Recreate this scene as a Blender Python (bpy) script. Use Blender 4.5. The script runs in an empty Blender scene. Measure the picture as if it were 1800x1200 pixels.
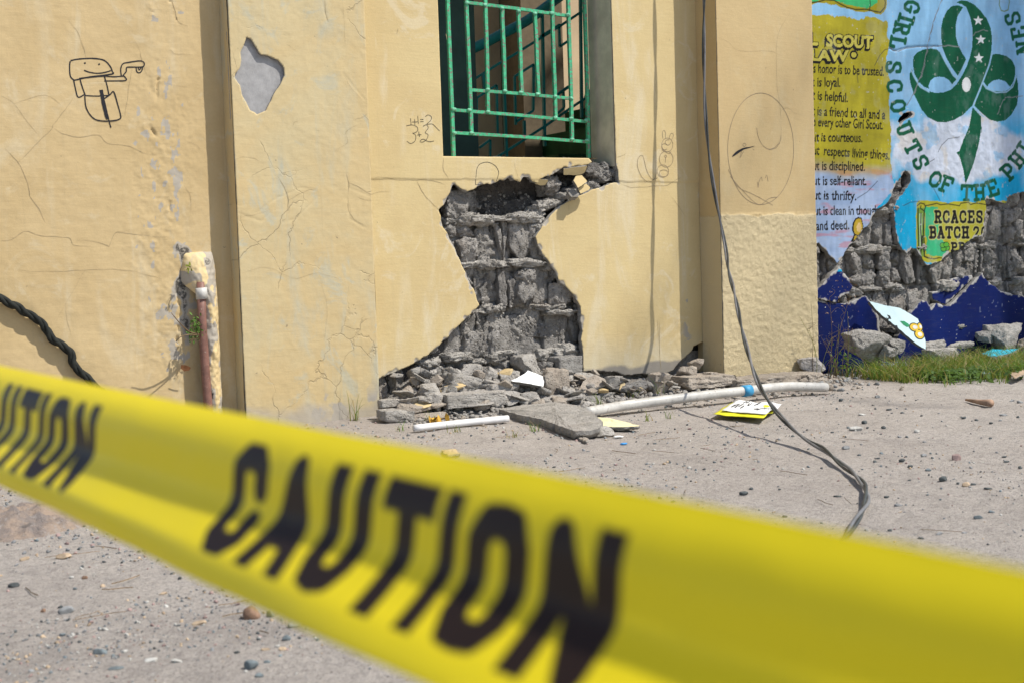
import bpy, math, random
import numpy as np
from mathutils import Vector, Matrix, Euler

# ---------------------------------------------------------------- camera
TH, PIT, ROLL = math.radians(30), math.radians(3.5), math.radians(1.85)
FPX, DIST, CAMH = 2300.0, 5.75, 0.63
fwd = np.array([math.sin(TH)*math.cos(PIT), math.cos(TH)*math.cos(PIT), -math.sin(PIT)])
_r0 = np.array([math.cos(TH), -math.sin(TH), 0.0]); _u0 = np.cross(_r0, fwd)
rgt = math.cos(ROLL)*_r0 - math.sin(ROLL)*_u0
upv = math.sin(ROLL)*_r0 + math.cos(ROLL)*_u0
CAM = np.array([-DIST*math.sin(TH), -DIST*math.cos(TH), CAMH])
scene = bpy.context.scene
cd = bpy.data.cameras.new("camera"); cam = bpy.data.objects.new("camera", cd)
scene.collection.objects.link(cam); scene.camera = cam
cam.matrix_world = Matrix(((rgt[0], upv[0], -fwd[0], CAM[0]), (rgt[1], upv[1], -fwd[1], CAM[1]),
                           (rgt[2], upv[2], -fwd[2], CAM[2]), (0, 0, 0, 1)))
cd.sensor_width = 36.0; cd.lens = FPX/1800*36; cd.clip_start = 0.05; cd.clip_end = 600
cd.dof.use_dof = True; cd.dof.focus_distance = 5.6; cd.dof.aperture_fstop = 7.6

# ---------------------------------------------------------------- light
EL, AZ = math.radians(55), math.radians(40)
SUN = np.array([math.cos(EL)*math.sin(AZ), -math.cos(EL)*math.cos(AZ), math.sin(EL)])
world = bpy.data.worlds.new("World"); scene.world = world; world.use_nodes = True
wn = world.node_tree; sky = wn.nodes.new("ShaderNodeTexSky"); sky.sky_type = 'NISHITA'
sky.sun_disc = False; sky.sun_elevation = EL; sky.sun_rotation = math.atan2(SUN[0], SUN[1])
wn.links.new(sky.outputs[0], wn.nodes["Background"].inputs[0])
wn.nodes["Background"].inputs[1].default_value = 0.125
sl = bpy.data.lights.new("sun", 'SUN'); sl.energy = 4.75; sl.angle = math.radians(0.53); sl.color = (1, .95, .86)
so = bpy.data.objects.new("sun", sl); scene.collection.objects.link(so)
so.rotation_euler = Vector(SUN).to_track_quat('Z', 'Y').to_euler()
scene.view_settings.view_transform = 'Standard'; scene.view_settings.look = 'None'
scene.view_settings.gamma = 1; scene.view_settings.use_curve_mapping = False
scene.view_settings.exposure = 0.13
scene.render.engine = 'CYCLES'
scene.cycles.max_bounces = 6; scene.cycles.use_denoising = True

# ---------------------------------------------------------------- helpers
rng = random.Random(7)
def ray(x, y): return fwd + (x-900)/FPX*rgt + (600-y)/FPX*upv
def W(x, y, Y=0.0):
    d = ray(x, y); t = (Y-CAM[1])/d[1]; p = CAM+t*d; return (p[0], p[2])
def G(x, y, z=0.0):
    d = ray(x, y); t = (z-CAM[2])/d[2]; return CAM+t*d
def scale_at(p): return FPX/float((np.array(p)-CAM) @ fwd)      # pixels per metre there
def wl(pts, Y=0.0): return np.array([W(x, y, Y) for x, y in pts])
def zoom(pts, ox, oy, s): return [(ox+u/s, oy+v/s) for u, v in pts]

def _hash(ix, iy, iz, seed):
    n = (ix*374761393 + iy*668265263 + iz*2147483647 % 4294967291 + seed*974634777) & 0xffffffff
    n = ((n ^ (n >> 13))*1274126177) & 0xffffffff
    return ((n ^ (n >> 16)) & 0xffff)/65535.0
def vn(x, y, z=0.0, seed=0):
    x = np.asarray(x, float); y = np.asarray(y, float); z = np.asarray(z, float)+0*x
    xi, yi, zi = np.floor(x), np.floor(y), np.floor(z)
    fx, fy, fz = x-xi, y-yi, z-zi
    fx = fx*fx*(3-2*fx); fy = fy*fy*(3-2*fy); fz = fz*fz*(3-2*fz)
    xi, yi, zi = xi.astype(np.int64), yi.astype(np.int64), zi.astype(np.int64)
    h = lambda a, b, c: _hash(xi+a, yi+b, (zi+c)*7919, seed)
    a = h(0,0,0)*(1-fx)+h(1,0,0)*fx; b = h(0,1,0)*(1-fx)+h(1,1,0)*fx
    c = h(0,0,1)*(1-fx)+h(1,0,1)*fx; d = h(0,1,1)*(1-fx)+h(1,1,1)*fx
    return ((a*(1-fy)+b*fy)*(1-fz)+(c*(1-fy)+d*fy)*fz)*2-1
def fbm(x, y, z=0.0, oct=4, seed=0, gain=.5):
    s = 0; a = 1; t = 0
    for o in range(oct):
        s = s+a*vn(np.asarray(x)*2**o+o*17.3, np.asarray(y)*2**o+o*5.1, np.asarray(z)*2**o+o*9.7, seed+o); t += a; a *= gain
    return s/t
def inpoly(x, y, poly):
    poly = np.asarray(poly); r = np.zeros(x.shape, bool); j = len(poly)-1
    for i in range(len(poly)):
        xi, yi = poly[i]; xj, yj = poly[j]
        if yi != yj:
            r ^= ((yi > y) != (yj > y)) & (x < (xj-xi)*(y-yi)/(yj-yi)+xi)
        j = i
    return r
def dpoly(x, y, pts, closed=False):
    pts = np.asarray(pts, float); n = len(pts); d = np.full(np.shape(x), 1e9)
    for i in range(n if closed else n-1):
        a = pts[i]; b = pts[(i+1) % n]; ab = b-a; l = (ab**2).sum()+1e-12
        t = np.clip(((x-a[0])*ab[0]+(y-a[1])*ab[1])/l, 0, 1)
        d = np.minimum(d, np.hypot(x-a[0]-t*ab[0], y-a[1]-t*ab[1]))
    return d
def jag(pts, step=.012, amp=.004, seed=1, closed=True):
    out = []; pts = [tuple(p) for p in pts]; n = len(pts)
    for i in range(n if closed else n-1):
        a = np.array(pts[i]); b = np.array(pts[(i+1) % n]); L = np.hypot(*(b-a)); k = max(1, int(L/step))
        nn = np.array([-(b-a)[1], (b-a)[0]])/(L+1e-9)
        for j in range(k):
            p = a+(b-a)*j/k
            if L > step*1.5 or True:
                p = p+nn*amp*float(fbm(p[0]*60, p[1]*60, 0, 3, seed))*1.3
            out.append(tuple(p))
    if not closed: out.append(pts[-1])
    return np.array(out)
def smooth(a, b, x): t = np.clip((x-a)/(b-a), 0, 1); return t*t*(3-2*t)

def link(o, parent=None):
    scene.collection.objects.link(o)
    if parent is not None: o.parent = parent
    return o
def mesh(name, verts, faces, mat=None, parent=None, smooth_=False, mats=None, fmat=None):
    me = bpy.data.meshes.new(name)
    verts = np.asarray(verts, np.float32); faces = list(faces) if not isinstance(faces, np.ndarray) else faces
    if isinstance(faces, np.ndarray):
        k = faces.shape[1]; me.vertices.add(len(verts)); me.vertices.foreach_set('co', verts.ravel())
        me.loops.add(faces.size); me.loops.foreach_set('vertex_index', faces.astype(np.int32).ravel())
        me.polygons.add(len(faces)); me.polygons.foreach_set('loop_start', np.arange(0, faces.size, k, dtype=np.int32))
        me.update(calc_edges=True)
    else:
        me.from_pydata([tuple(map(float, v)) for v in verts], [], [tuple(int(i) for i in f) for f in faces]); me.update()
    for m in (mats or [mat]):
        if m: me.materials.append(m)
    if fmat is not None: me.polygons.foreach_set('material_index', np.asarray(fmat, np.int32))
    if smooth_: me.polygons.foreach_set('use_smooth', np.ones(len(me.polygons), bool))
    return link(bpy.data.objects.new(name, me), parent)
def tag(o, label=None, cat=None, group=None, kind=None):
    if label: o['label'] = label
    if cat: o['category'] = cat
    if group: o['group'] = group
    if kind: o['kind'] = kind
    return o
def empty(name, loc, label, cat, group=None):
    o = link(bpy.data.objects.new(name, None)); o.empty_display_size = .1
    o.location = loc; tag(o, label, cat, group); return o
def child(o, root):            # meshes are authored in world coordinates: keep them there under their root
    o.parent = root; o.matrix_parent_inverse = Matrix.Translation(-Vector(root.location)); return o
def box(name, x0, x1, y0, y1, z0, z1, mat, parent=None):
    v = [(x, y, z) for x in (x0, x1) for y in (y0, y1) for z in (z0, z1)]
    f = [(0,1,3,2),(4,6,7,5),(0,4,5,1),(2,3,7,6),(0,2,6,4),(1,5,7,3)]
    o = mesh(name, v, f, mat); return child(o, parent) if parent else o
def tube(name, pts, r, mat, seg=8, parent=None, square=False, rfun=None, cap=True):
    P = np.array(pts, float); n = len(P); T = np.gradient(P, axis=0); T /= np.linalg.norm(T, axis=1)[:, None]+1e-12
    ref = np.array([0, 0, 1.]) if abs(T[0][2]) < .8 else np.array([0, 1., 0])
    V = []; N = np.cross(T[0], ref); N /= np.linalg.norm(N)
    for i in range(n):
        N = N-T[i]*(N@T[i]); N /= np.linalg.norm(N); B = np.cross(T[i], N)
        rr = r if rfun is None else r*rfun(i/(n-1))
        for k in range(seg):
            a = 2*math.pi*(k+(.5 if square else 0))/seg; V.append(P[i]+rr*(N*math.cos(a)+B*math.sin(a)))
    F = [(i*seg+k, i*seg+(k+1) % seg, (i+1)*seg+(k+1) % seg, (i+1)*seg+k) for i in range(n-1) for k in range(seg)]
    if cap: F += [tuple(range(seg))[::-1], tuple((n-1)*seg+k for k in range(seg))]
    o = mesh(name, V, F, mat, smooth_=not square); return child(o, parent) if parent else o
def spline(pts, n=8):
    P = np.array(pts, float); P = np.vstack([2*P[0]-P[1], P, 2*P[-1]-P[-2]]); out = []
    for i in range(1, len(P)-2):
        for j in range(n):
            t = j/n; a, b, c, d = P[i-1:i+3]
            out.append(.5*((2*b)+(-a+c)*t+(2*a-5*b+4*c-d)*t*t+(-a+3*b-3*c+d)*t**3))
    out.append(P[-2]); return np.array(out)

_cs = {}
def cubesphere(n):
    if n in _cs: return _cs[n]
    idx = {}; V = []; F = []
    def vid(p):
        k = tuple(p)
        if k not in idx: idx[k] = len(V); V.append([c/n*2-1 for c in p])
        return idx[k]
    for ax in range(3):
        for s in (0, n):
            for i in range(n):
                for j in range(n):
                    q = []
                    for a, b in ((i, j), (i+1, j), (i+1, j+1), (i, j+1)):
                        p = [0, 0, 0]; p[ax] = s; p[(ax+1) % 3] = a; p[(ax+2) % 3] = b; q.append(vid(p))
                    F.append(q if s else q[::-1])
    _cs[n] = (np.array(V, float), np.array(F)); return _cs[n]
def rock_geo(size, seed, n=8, rnd=.5, cuts=5, amp=.06, freq=2.5, rough=.03, wa=0.0):
    q, F = cubesphere(n); r = np.random.RandomState(seed)
    s = q/np.linalg.norm(q, axis=1)[:, None]*1.15
    p = q*(1-rnd)+s*rnd
    for _ in range(cuts):
        nv = r.normal(size=3); nv /= np.linalg.norm(nv); d = r.uniform(.62, .95)
        e = np.maximum(0, p@nv-d); p = p-e[:, None]*nv
    o = r.uniform(0, 50, 3)
    k = fbm(p[:,0]*freq+o[0], p[:,1]*freq+o[1], p[:,2]*freq+o[2], 4, seed % 97, .6)
    k2 = fbm(p[:,0]*freq*4+o[1], p[:,1]*freq*4+o[2], p[:,2]*freq*4, 2, seed % 89)
    nn = p/np.linalg.norm(p, axis=1)[:, None]
    p = p+nn*(amp*k*1.6+rough*k2)[:, None]
    p = p*np.array(size)/2
    if wa:                                        # crumbly relief in real centimetres
        w = np.abs(fbm(p[:,0]*24+o[0], p[:,1]*24+o[1], p[:,2]*24+o[2], 3, seed % 83, .6))*2-.45
        w2 = fbm(p[:,0]*75+o[1], p[:,1]*75, p[:,2]*75+o[0], 2, seed % 79)
        p = p+nn*(wa*w+wa*.55*w2)[:, None]
    return p, F
def rock(name, c, size, seed, mat, parent=None, rot=(0, 0, 0), **kw):
    p, F = rock_geo(size, seed, **kw); sm = kw.get('rnd', .5) > .75
    R = np.array(Euler(rot).to_matrix()); p = p@R.T
    if parent is None:
        o = mesh(name, p, F, mat, smooth_=sm); o.location = c
    else:
        o = mesh(name, p+np.array(c), F, mat, smooth_=sm); child(o, parent)
    return o

# ---------------------------------------------------------------- materials
class M:
    def __init__(s, name, rough=.9, spec=.2):
        s.m = bpy.data.materials.new(name); s.m.use_nodes = True; s.t = s.m.node_tree; s.b = s.t.nodes["Principled BSDF"]
        s.b.inputs['Roughness'].default_value = rough; s.b.inputs['Specular IOR Level'].default_value = spec
        s.tc = s.t.nodes.new("ShaderNodeTexCoord").outputs['Object']
        s.geo = None
    def new(s, t, **k):
        n = s.t.nodes.new(t)
        for a, b in k.items(): setattr(n, a, b)
        return n
    def L(s, a, b): s.t.links.new(a, b)
    def pos(s):
        if s.geo is None: s.geo = s.new("ShaderNodeNewGeometry").outputs['Position']
        return s.geo
    def map(s, sc=(1,1,1), src=None):
        n = s.new("ShaderNodeMapping"); n.inputs['Scale'].default_value = sc; s.L(src or s.pos(), n.inputs[0]); return n.outputs[0]
    def noise(s, scale, detail=4, rough=.55, src=None, dist=0.0):
        n = s.new("ShaderNodeTexNoise"); n.inputs['Scale'].default_value = scale; n.inputs['Detail'].default_value = detail
        n.inputs['Roughness'].default_value = rough; n.inputs['Distortion'].default_value = dist
        s.L(src or s.pos(), n.inputs['Vector']); return n.outputs['Fac']
    def ramp(s, f, a, b, c0=0., c1=1.):
        n = s.new("ShaderNodeMapRange"); n.inputs[1].default_value = a; n.inputs[2].default_value = b
        n.inputs[3].default_value = c0; n.inputs[4].default_value = c1; n.interpolation_type = 'SMOOTHSTEP'
        s.L(f, n.inputs[0]); return n.outputs[0]
    def math(s, op, a, b=None):
        n = s.new("ShaderNodeMath", operation=op)
        for i, v in enumerate((a, b)):
            if v is None: continue
            if isinstance(v, (int, float)): n.inputs[i].default_value = v
            else: s.L(v, n.inputs[i])
        return n.outputs[0]
    def mix(s, f, a, b, mode='MIX'):
        n = s.new("ShaderNodeMix", data_type='RGBA', blend_type=mode)
        if isinstance(f, (int, float)): n.inputs[0].default_value = f
        else: s.L(f, n.inputs[0])
        for i, v in ((6, a), (7, b)):
            if isinstance(v, tuple): n.inputs[i].default_value = (*v[:3], 1)
            else: s.L(v, n.inputs[i])
        return n.outputs[2]
    def col(s, c):
        if isinstance(c, tuple): s.b.inputs['Base Color'].default_value = (*c[:3], 1)
        else: s.L(c, s.b.inputs['Base Color'])
    def bump(s, h, dist, strength=1.0):
        n = s.new("ShaderNodeBump"); n.inputs['Distance'].default_value = dist; n.inputs['Strength'].default_value = strength
        prev = s.b.inputs['Normal'].links[0].from_socket if s.b.inputs['Normal'].links else None
        if prev: s.L(prev, n.inputs['Normal'])
        s.L(h, n.inputs['Height']); s.L(n.outputs[0], s.b.inputs['Normal'])
    def sep(s, src=None):
        n = s.new("ShaderNodeSeparateXYZ"); s.L(src or s.pos(), n.inputs[0]); return n.outputs
    def attr(s, name):
        n = s.new("ShaderNodeAttribute"); n.attribute_name = name; return n.outputs
    def vor(s, scale, src=None, feature='F1', out='Distance', rand=1.0):
        n = s.new("ShaderNodeTexVoronoi", feature=feature); n.inputs['Scale'].default_value = scale
        n.inputs['Randomness'].default_value = rand
        s.L(src or s.pos(), n.inputs['Vector']); return n.outputs[out]

def plaster(name, base, alt, pale, palef=.4, mottle=.5, coarse=0.0, hair=0.0, lowgrey=0.0, stucco_z=None):
    m = M(name, .85, .25)
    c = m.mix(m.math('MULTIPLY', m.ramp(m.noise(2.6, 5, .6, dist=.6), .36, .66), mottle), base, alt)
    st = m.ramp(m.noise(1, 5, .62, src=m.map((7, 7, 1.3)), dist=.8), .5, .72)
    c = m.mix(m.math('MULTIPLY', st, palef), c, pale)
    big = m.ramp(m.noise(5.5, 6, .65, dist=1.2), .56, .68)
    c = m.mix(m.math('MULTIPLY', big, palef*.8), c, pale)
    fine = m.noise(90, 4, .7)
    c = m.mix(m.ramp(fine, .3, .7, .0, .13), c, (alt[0]*.72, alt[1]*.7, alt[2]*.66))
    dots = m.ramp(m.noise(38, 2, .5), .755, .79)
    c = m.mix(m.math('MULTIPLY', dots, .6), c, (.16, .13, .09))
    # faint vertical run marks
    runs = m.ramp(m.noise(1, 4, .6, src=m.map((40, 40, 1.5))), .60, .75)
    c = m.mix(m.math('MULTIPLY', runs, .14), c, (.30, .24, .15))
    w = m.attr('wear')
    c = m.mix(m.ramp(w['Fac'], .25, .75), c, (.40, .36, .30))
    c = m.mix(m.math('MULTIPLY', m.ramp(w['Fac'], 1.1, 1.9), m.ramp(m.noise(60, 4, .7), .38, .55)), c, (.085, .078, .068))
    X, Y, Z = m.sep()
    if lowgrey:
        zz = m.math('ADD', Z, m.math('MULTIPLY', m.math('SUBTRACT', m.noise(5, 5), .5), .10))
        c = m.mix(m.ramp(zz, .30, .10, 0, .45), c, (.60, .55, .42))
        c = m.mix(m.ramp(zz, lowgrey+.012, lowgrey-.008, 0, .92), c, (.25, .23, .205))
    if hair:
        d = m.new("ShaderNodeVectorMath", operation='ADD'); nz = m.new("ShaderNodeTexNoise"); nz.inputs['Scale'].default_value = 9
        nz.inputs['Detail'].default_value = 5; m.L(m.pos(), nz.inputs['Vector'])
        sc = m.new("ShaderNodeVectorMath", operation='SCALE'); sc.inputs[3].default_value = .12; m.L(nz.outputs['Color'], sc.inputs[0])
        m.L(m.pos(), d.inputs[0]); m.L(sc.outputs[0], d.inputs[1])
        e = m.vor(4.2, d.outputs[0], 'DISTANCE_TO_EDGE')
        mask = m.ramp(m.noise(3.1, 3), .5, .6)
        line = m.math('MULTIPLY', m.ramp(e, .0035, .0095, 1, 0), mask)
        c = m.mix(m.math('MULTIPLY', line, hair), c, (.30, .24, .15))
        m.bump(m.math('MULTIPLY', line, -1.), .002, 1)
    m.col(c)
    m.bump(m.noise(7, 4, .5), .010, .3)
    m.bump(m.noise(140, 4, .65), .0010, .45)
    strokes = m.noise(1, 5, .6, src=m.map((14, 14, 90)), dist=.5)
    m.bump(strokes, .0016, .5)
    if coarse:
        f = m.ramp(m.math('ADD', Z, m.math('MULTIPLY', m.math('SUBTRACT', m.noise(9, 4), .5), .05)), stucco_z+.006, stucco_z-.006)
        h = m.noise(70, 6, .75, dist=1.2)
        h2 = m.math('ABSOLUTE', m.math('SUBTRACT', m.noise(1, 4, .6, src=m.map((38, 38, 75)), dist=3.5), .5))
        m.bump(m.math('MULTIPLY', m.math('ADD', m.math('MULTIPLY', h2, -1.2), h), f), .014, coarse)
        m.col(m.mix(m.math('MULTIPLY', m.math('MULTIPLY', f, m.ramp(h2, .05, .0, 0, 1)), .10), m.mix(f, c, (.64, .53, .325)), (.36, .29, .18)))
    return m.m

def concrete(name, a=(.31, .29, .265), b=(.20, .185, .17), lit=(.42, .40, .37), bumpd=.012):
    m = M(name, .95, .1)
    c = m.mix(m.ramp(m.noise(14, 6, .65), .35, .68), b, a)
    c = m.mix(m.ramp(m.noise(60, 5, .7), .48, .78, 0, .75), c, lit)
    c = m.mix(m.ramp(m.noise(6, 3), .55, .72, 0, .35), c, (.33, .26, .20))
    pit = m.vor(85, feature='F1')
    c = m.mix(m.ramp(m.noise(120, 3, .7), .58, .72, 0, .6), c, (.09, .085, .08))
    m.col(c)
    m.bump(m.noise(45, 8, .78), bumpd*2.2, 1.0)
    m.bump(m.math('MULTIPLY', m.ramp(pit, 0, .45, 0, 1), 1), bumpd*.5, 1)
    return m.m

MAT = {}
def simple(name, c, rough=.6, spec=.3, var=.12, scale=30, bump=0.0, chips=None, chipf=.7, metal=0.0):
    m = M(name, rough, spec); v = m.noise(scale, 5, .65)
    k = m.mix(m.ramp(v, .3, .7, 0, 1), tuple(x*(1-var) for x in c), tuple(min(1, x*(1+var)) for x in c))
    if chips:
        n = m.noise(75, 5, .7); k = m.mix(m.ramp(n, chipf-.12, chipf-.1), k, chips)
    m.col(k); m.b.inputs['Metallic'].default_value = metal
    if bump: m.bump(m.noise(scale*3, 5, .7), bump, .8)
    return m.m

# ================================================================ SETTING: ground
M_yel = plaster("yellow_plaster", (.565, .430, .232), (.505, .375, .192), (.60, .515, .35), .55, .8, hair=0.0)
M_mid = plaster("window_wall_plaster", (.615, .490, .258), (.565, .435, .222), (.65, .565, .39), .75, .85, lowgrey=.135)
M_pil = plaster("pale_pilaster_plaster", (.555, .460, .270), (.565, .430, .222), (.46, .445, .34), .98, .95, hair=.28)
M_pil2 = plaster("stucco_pilaster_plaster", (.535, .405, .212), (.50, .365, .185), (.55, .45, .27), .4, .6, coarse=.62, stucco_z=W(1350, 378, -.15)[1])
M_con = concrete("broken_concrete", (.50, .47, .435), (.31, .29, .265), (.64, .61, .57)); M_con2 = concrete("mortar", (.62, .585, .53), (.43, .40, .36), (.74, .71, .66))
M_cond = concrete("dark_block", (.37, .35, .325), (.24, .225, .21), (.46, .44, .41))
M_cavshade = concrete("cavity_shade_concrete", (.15, .14, .13), (.10, .095, .09), (.19, .18, .17))  # concrete coloured much darker, painting the shade of gaps and cavities
M_rim = concrete("plaster_edge", (.30, .285, .26), (.2, .19, .175), (.4, .385, .36), .004)

def sandy():
    m = M("sandy_ground", .95, .1)
    c = m.mix(m.ramp(m.noise(1.3, 5, .6), .35, .65), (.475, .425, .378), (.545, .495, .445))
    c = m.mix(m.ramp(m.noise(7, 5, .65), .45, .7, 0, .6), c, (.365, .328, .296))
    c = m.mix(m.ramp(m.noise(160, 3, .75), .35, .7, 0, .55), c, (.44, .40, .37))
    c = m.mix(m.ramp(m.noise(55, 4, .75), .42, .72, 0, .55), c, (.23, .205, .19))
    c = m.mix(m.ramp(m.noise(230, 2, .8), .57, .68, 0, .8), c, (.12, .108, .10))
    c = m.mix(m.ramp(m.vor(130), .16, .08, 0, .9), c, (.21, .20, .19))
    c = m.mix(m.ramp(m.noise(140, 1, .5), .68, .74, 0, .8), c, (.60, .57, .54))
    c = m.mix(m.ramp(m.vor(70), .10, .05, 0, 1), c, (.15, .145, .14))
    c = m.mix(m.ramp(m.vor(48), .07, .04, 0, 1), c, (.50, .46, .42))
    X, Y, Z = m.sep()
    nr = m.ramp(m.math('ADD', Y, m.math('MULTIPLY', m.math('SUBTRACT', m.noise(3, 5), .5), .7)), -.75, -.25)
    c = m.mix(m.math('MULTIPLY', nr, .7), c, (.365, .318, .280))
    hd = m.ramp(m.math('ADD', Y, m.math('MULTIPLY', m.math('SUBTRACT', m.noise(6, 5, .65), .5), .55)), -.62, -.22)
    hx = m.math('MULTIPLY', m.ramp(X, -.85, -.55), m.ramp(X, .75, .25)); c = m.mix(m.math('MULTIPLY', m.math('MULTIPLY', hd, hx), m.ramp(m.noise(40, 5, .7), .3, .6, .3, .85)), c, (.47, .45, .42))
    c = m.mix(m.ramp(m.noise(2.2, 6, .7, dist=1.5), .52, .66, 0, .4), c, (.29, .262, .24))
    m.col(c)
    m.bump(m.noise(11, 5, .65), .03, .5); m.bump(m.noise(28, 6, .7), .018, .85); m.bump(m.noise(120, 5, .8), .006, 1.0)
    m.bump(m.ramp(m.vor(70), 0, .25, 1, 0), .003, .7)
    return m.m
def gheight(x, y):
    h = .006*fbm(x*1.1, y*1.1, 0, 4, 3)+.004*fbm(x*9, y*9, 0, 3, 8)+.0025*fbm(x*24, y*24, 0, 2, 9)+.004*np.abs(fbm(x*3.3, y*4, 0, 3, 19))
    h = h+.030*smooth(-.75, -.1, y)*(.6+.4*fbm(x*3, y*3, 0, 3, 21))*smooth(1.9, .9, x)
    h = h-.002
    # strip of broken footing before the right pilaster
    return h
gx = np.concatenate([[-60, -30, -15, -8, -5], np.arange(-3.6, 3.2, .02), [3.5, 5, 8, 15, 30, 60]])
gy = np.concatenate([[-60, -30, -15, -8, -5.5], np.arange(-4.6, .1, .02), [.4, 2, 6, 15, 60]])
GX, GY = np.meshgrid(gx, gy, indexing='ij'); GZ = gheight(GX, GY)
far_ = (np.abs(GX) > 6) | (np.abs(GY) > 6); GZ[far_] = -.02
V = np.stack([GX, GY, GZ], -1).reshape(-1, 3); ny = len(gy)
I = np.arange((len(gx)-1)*len(gy)).reshape(len(gx)-1, ny)[:, :-1].ravel()
ground = mesh("ground", V, np.stack([I, I+ny, I+ny+1, I+1], 1), sandy(), smooth_=True)
tag(ground, kind='structure')
def gz(x, y): return float(gheight(np.array(float(x)), np.array(float(y))))

# ================================================================ walls as relief sheets
def sheet(name, X0, X1, Z0, Z1, Y, dx, dz, mats, parent, hfun=None, inside=None, polys=None, thick=.025, paint=None, axis='X'):
    nx = int(round((X1-X0)/dx))+1; nz = int(round((Z1-Z0)/dz))+1
    xs = np.linspace(X0, X1, nx); zs = np.linspace(Z0, Z1, nz)
    X, Z = np.meshgrid(xs, zs, indexing='ij'); cx = (X[:-1, :-1]+X[1:, 1:])/2; cz = (Z[:-1, :-1]+Z[1:, 1:])/2
    keep = inside(cx, cz) if inside is not None else np.ones(cx.shape, bool)
    h, wear = hfun(X, Z) if hfun else (np.zeros(X.shape), np.zeros(X.shape))
    idx = np.arange(nx*nz).reshape(nx, nz)
    Q = np.stack([idx[:-1, :-1], idx[1:, :-1], idx[1:, 1:], idx[:-1, 1:]], -1)[keep]
    XX, ZZ = X.ravel().copy(), Z.ravel().copy()
    # boundary edges
    E = np.concatenate([Q[:, [0, 1]], Q[:, [1, 2]], Q[:, [2, 3]], Q[:, [3, 0]]])
    S = np.sort(E, 1); key = S[:, 0].astype(np.int64)*nx*nz+S[:, 1]
    u, inv, cnt = np.unique(key, return_inverse=True, return_counts=True); be = E[cnt[inv] == 1]
    if polys is not None:                       # snap ragged border vertices onto the broken outline
        bv = np.unique(be)
        for poly in polys:
            P = np.asarray(poly); A = P; B = np.roll(P, -1, 0)
            px, pz = XX[bv], ZZ[bv]; best = np.full(len(bv), 1e9); bx = px.copy(); bz = pz.copy()
            for a, b in zip(A, B):
                ab = b-a; l = (ab**2).sum()+1e-12; t = np.clip(((px-a[0])*ab[0]+(pz-a[1])*ab[1])/l, 0, 1)
                qx, qz = a[0]+t*ab[0], a[1]+t*ab[1]; d = np.hypot(px-qx, pz-qz); mm = d < best
                best[mm] = d[mm]; bx[mm] = qx[mm]; bz[mm] = qz[mm]
            ok = best < dx*.95; XX[bv[ok]] = bx[ok]; ZZ[bv[ok]] = bz[ok]
    hh = h.ravel()
    V = np.stack([XX, Y-hh, ZZ], -1); n0 = len(V)
    if axis == 'Y': V = np.stack([Y-hh, XX, ZZ], -1)     # sheet facing -X, X parameter runs along world Y
    fm = np.zeros(len(Q), int)
    if thick > 0 and len(be):
        bv = np.unique(be); mp = {int(v): n0+i for i, v in enumerate(bv)}
        jx = .35*thick*fbm(XX[bv]*50, ZZ[bv]*50, 0, 3, 5)
        V2 = V[bv].copy(); V2[:, 1 if axis == 'X' else 0] = Y+thick; V2[:, 0 if axis == 'X' else 1] += jx; V2[:, 2] += jx
        V = np.concatenate([V, V2]); R = np.array([[a, mp[int(a)], mp[int(b)], b] for a, b in be])
        Q = np.concatenate([Q, R]); fm = np.concatenate([fm, np.ones(len(R), int)])
    used = np.unique(Q); rm = np.full(len(V), -1); rm[used] = np.arange(len(used))
    o = mesh(name, V[used], rm[Q], mats=mats, fmat=fm)
    me = o.data
    wv = np.zeros(len(V)); wv[:n0] = wear.ravel()
    a = me.attributes.new('wear', 'FLOAT', 'POINT'); a.data.foreach_set('value', wv[used].astype(np.float32))
    if paint is not None:
        c = np.ones((len(V), 4)); c[:n0, :3] = paint(X, Z).reshape(-1, 3)
        if len(V) > n0: c[n0:, :3] = .25
        a = me.attributes.new('paint', 'FLOAT_COLOR', 'POINT'); a.data.foreach_set('color', c[used].astype(np.float32).ravel())
    if parent is not None: child(o, parent)
    return o

def ribbon(name, pts, w, Y, mat, parent, wob=0.0, seed=0, out=.0012, taper=False, n=4, smooth_line=True, closed=False):
    """flat drawn or cracked line lying on a wall plane; pts are wall coordinates (x, z)"""
    P = np.array([(a, 0, b) for a, b in pts]); P = spline(P, n) if smooth_line else P
    P = P[:, [0, 2]]
    if wob: P = P+wob*np.stack([fbm(P[:,0]*45, P[:,1]*45, 0, 3, seed), fbm(P[:,0]*45+9, P[:,1]*45, 0, 3, seed+5)], 1)
    T = np.gradient(P, axis=0); T /= np.linalg.norm(T, axis=1)[:, None]+1e-9; N = np.stack([-T[:, 1], T[:, 0]], 1)
    k = len(P); r = np.random.RandomState(seed+1); ww = w*(1+(.35 if wob else .12)*r.uniform(-1, 1, k))/2
    if taper: ww = ww*np.minimum(1, np.minimum(np.arange(k), np.arange(k)[::-1])/max(1, k*.25)+.25)
    A = P+N*ww[:, None]; B = P-N*ww[:, None]
    return [(x, Y-out, z) for x, z in A], [(x, Y-out, z) for x, z in B], k
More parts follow.
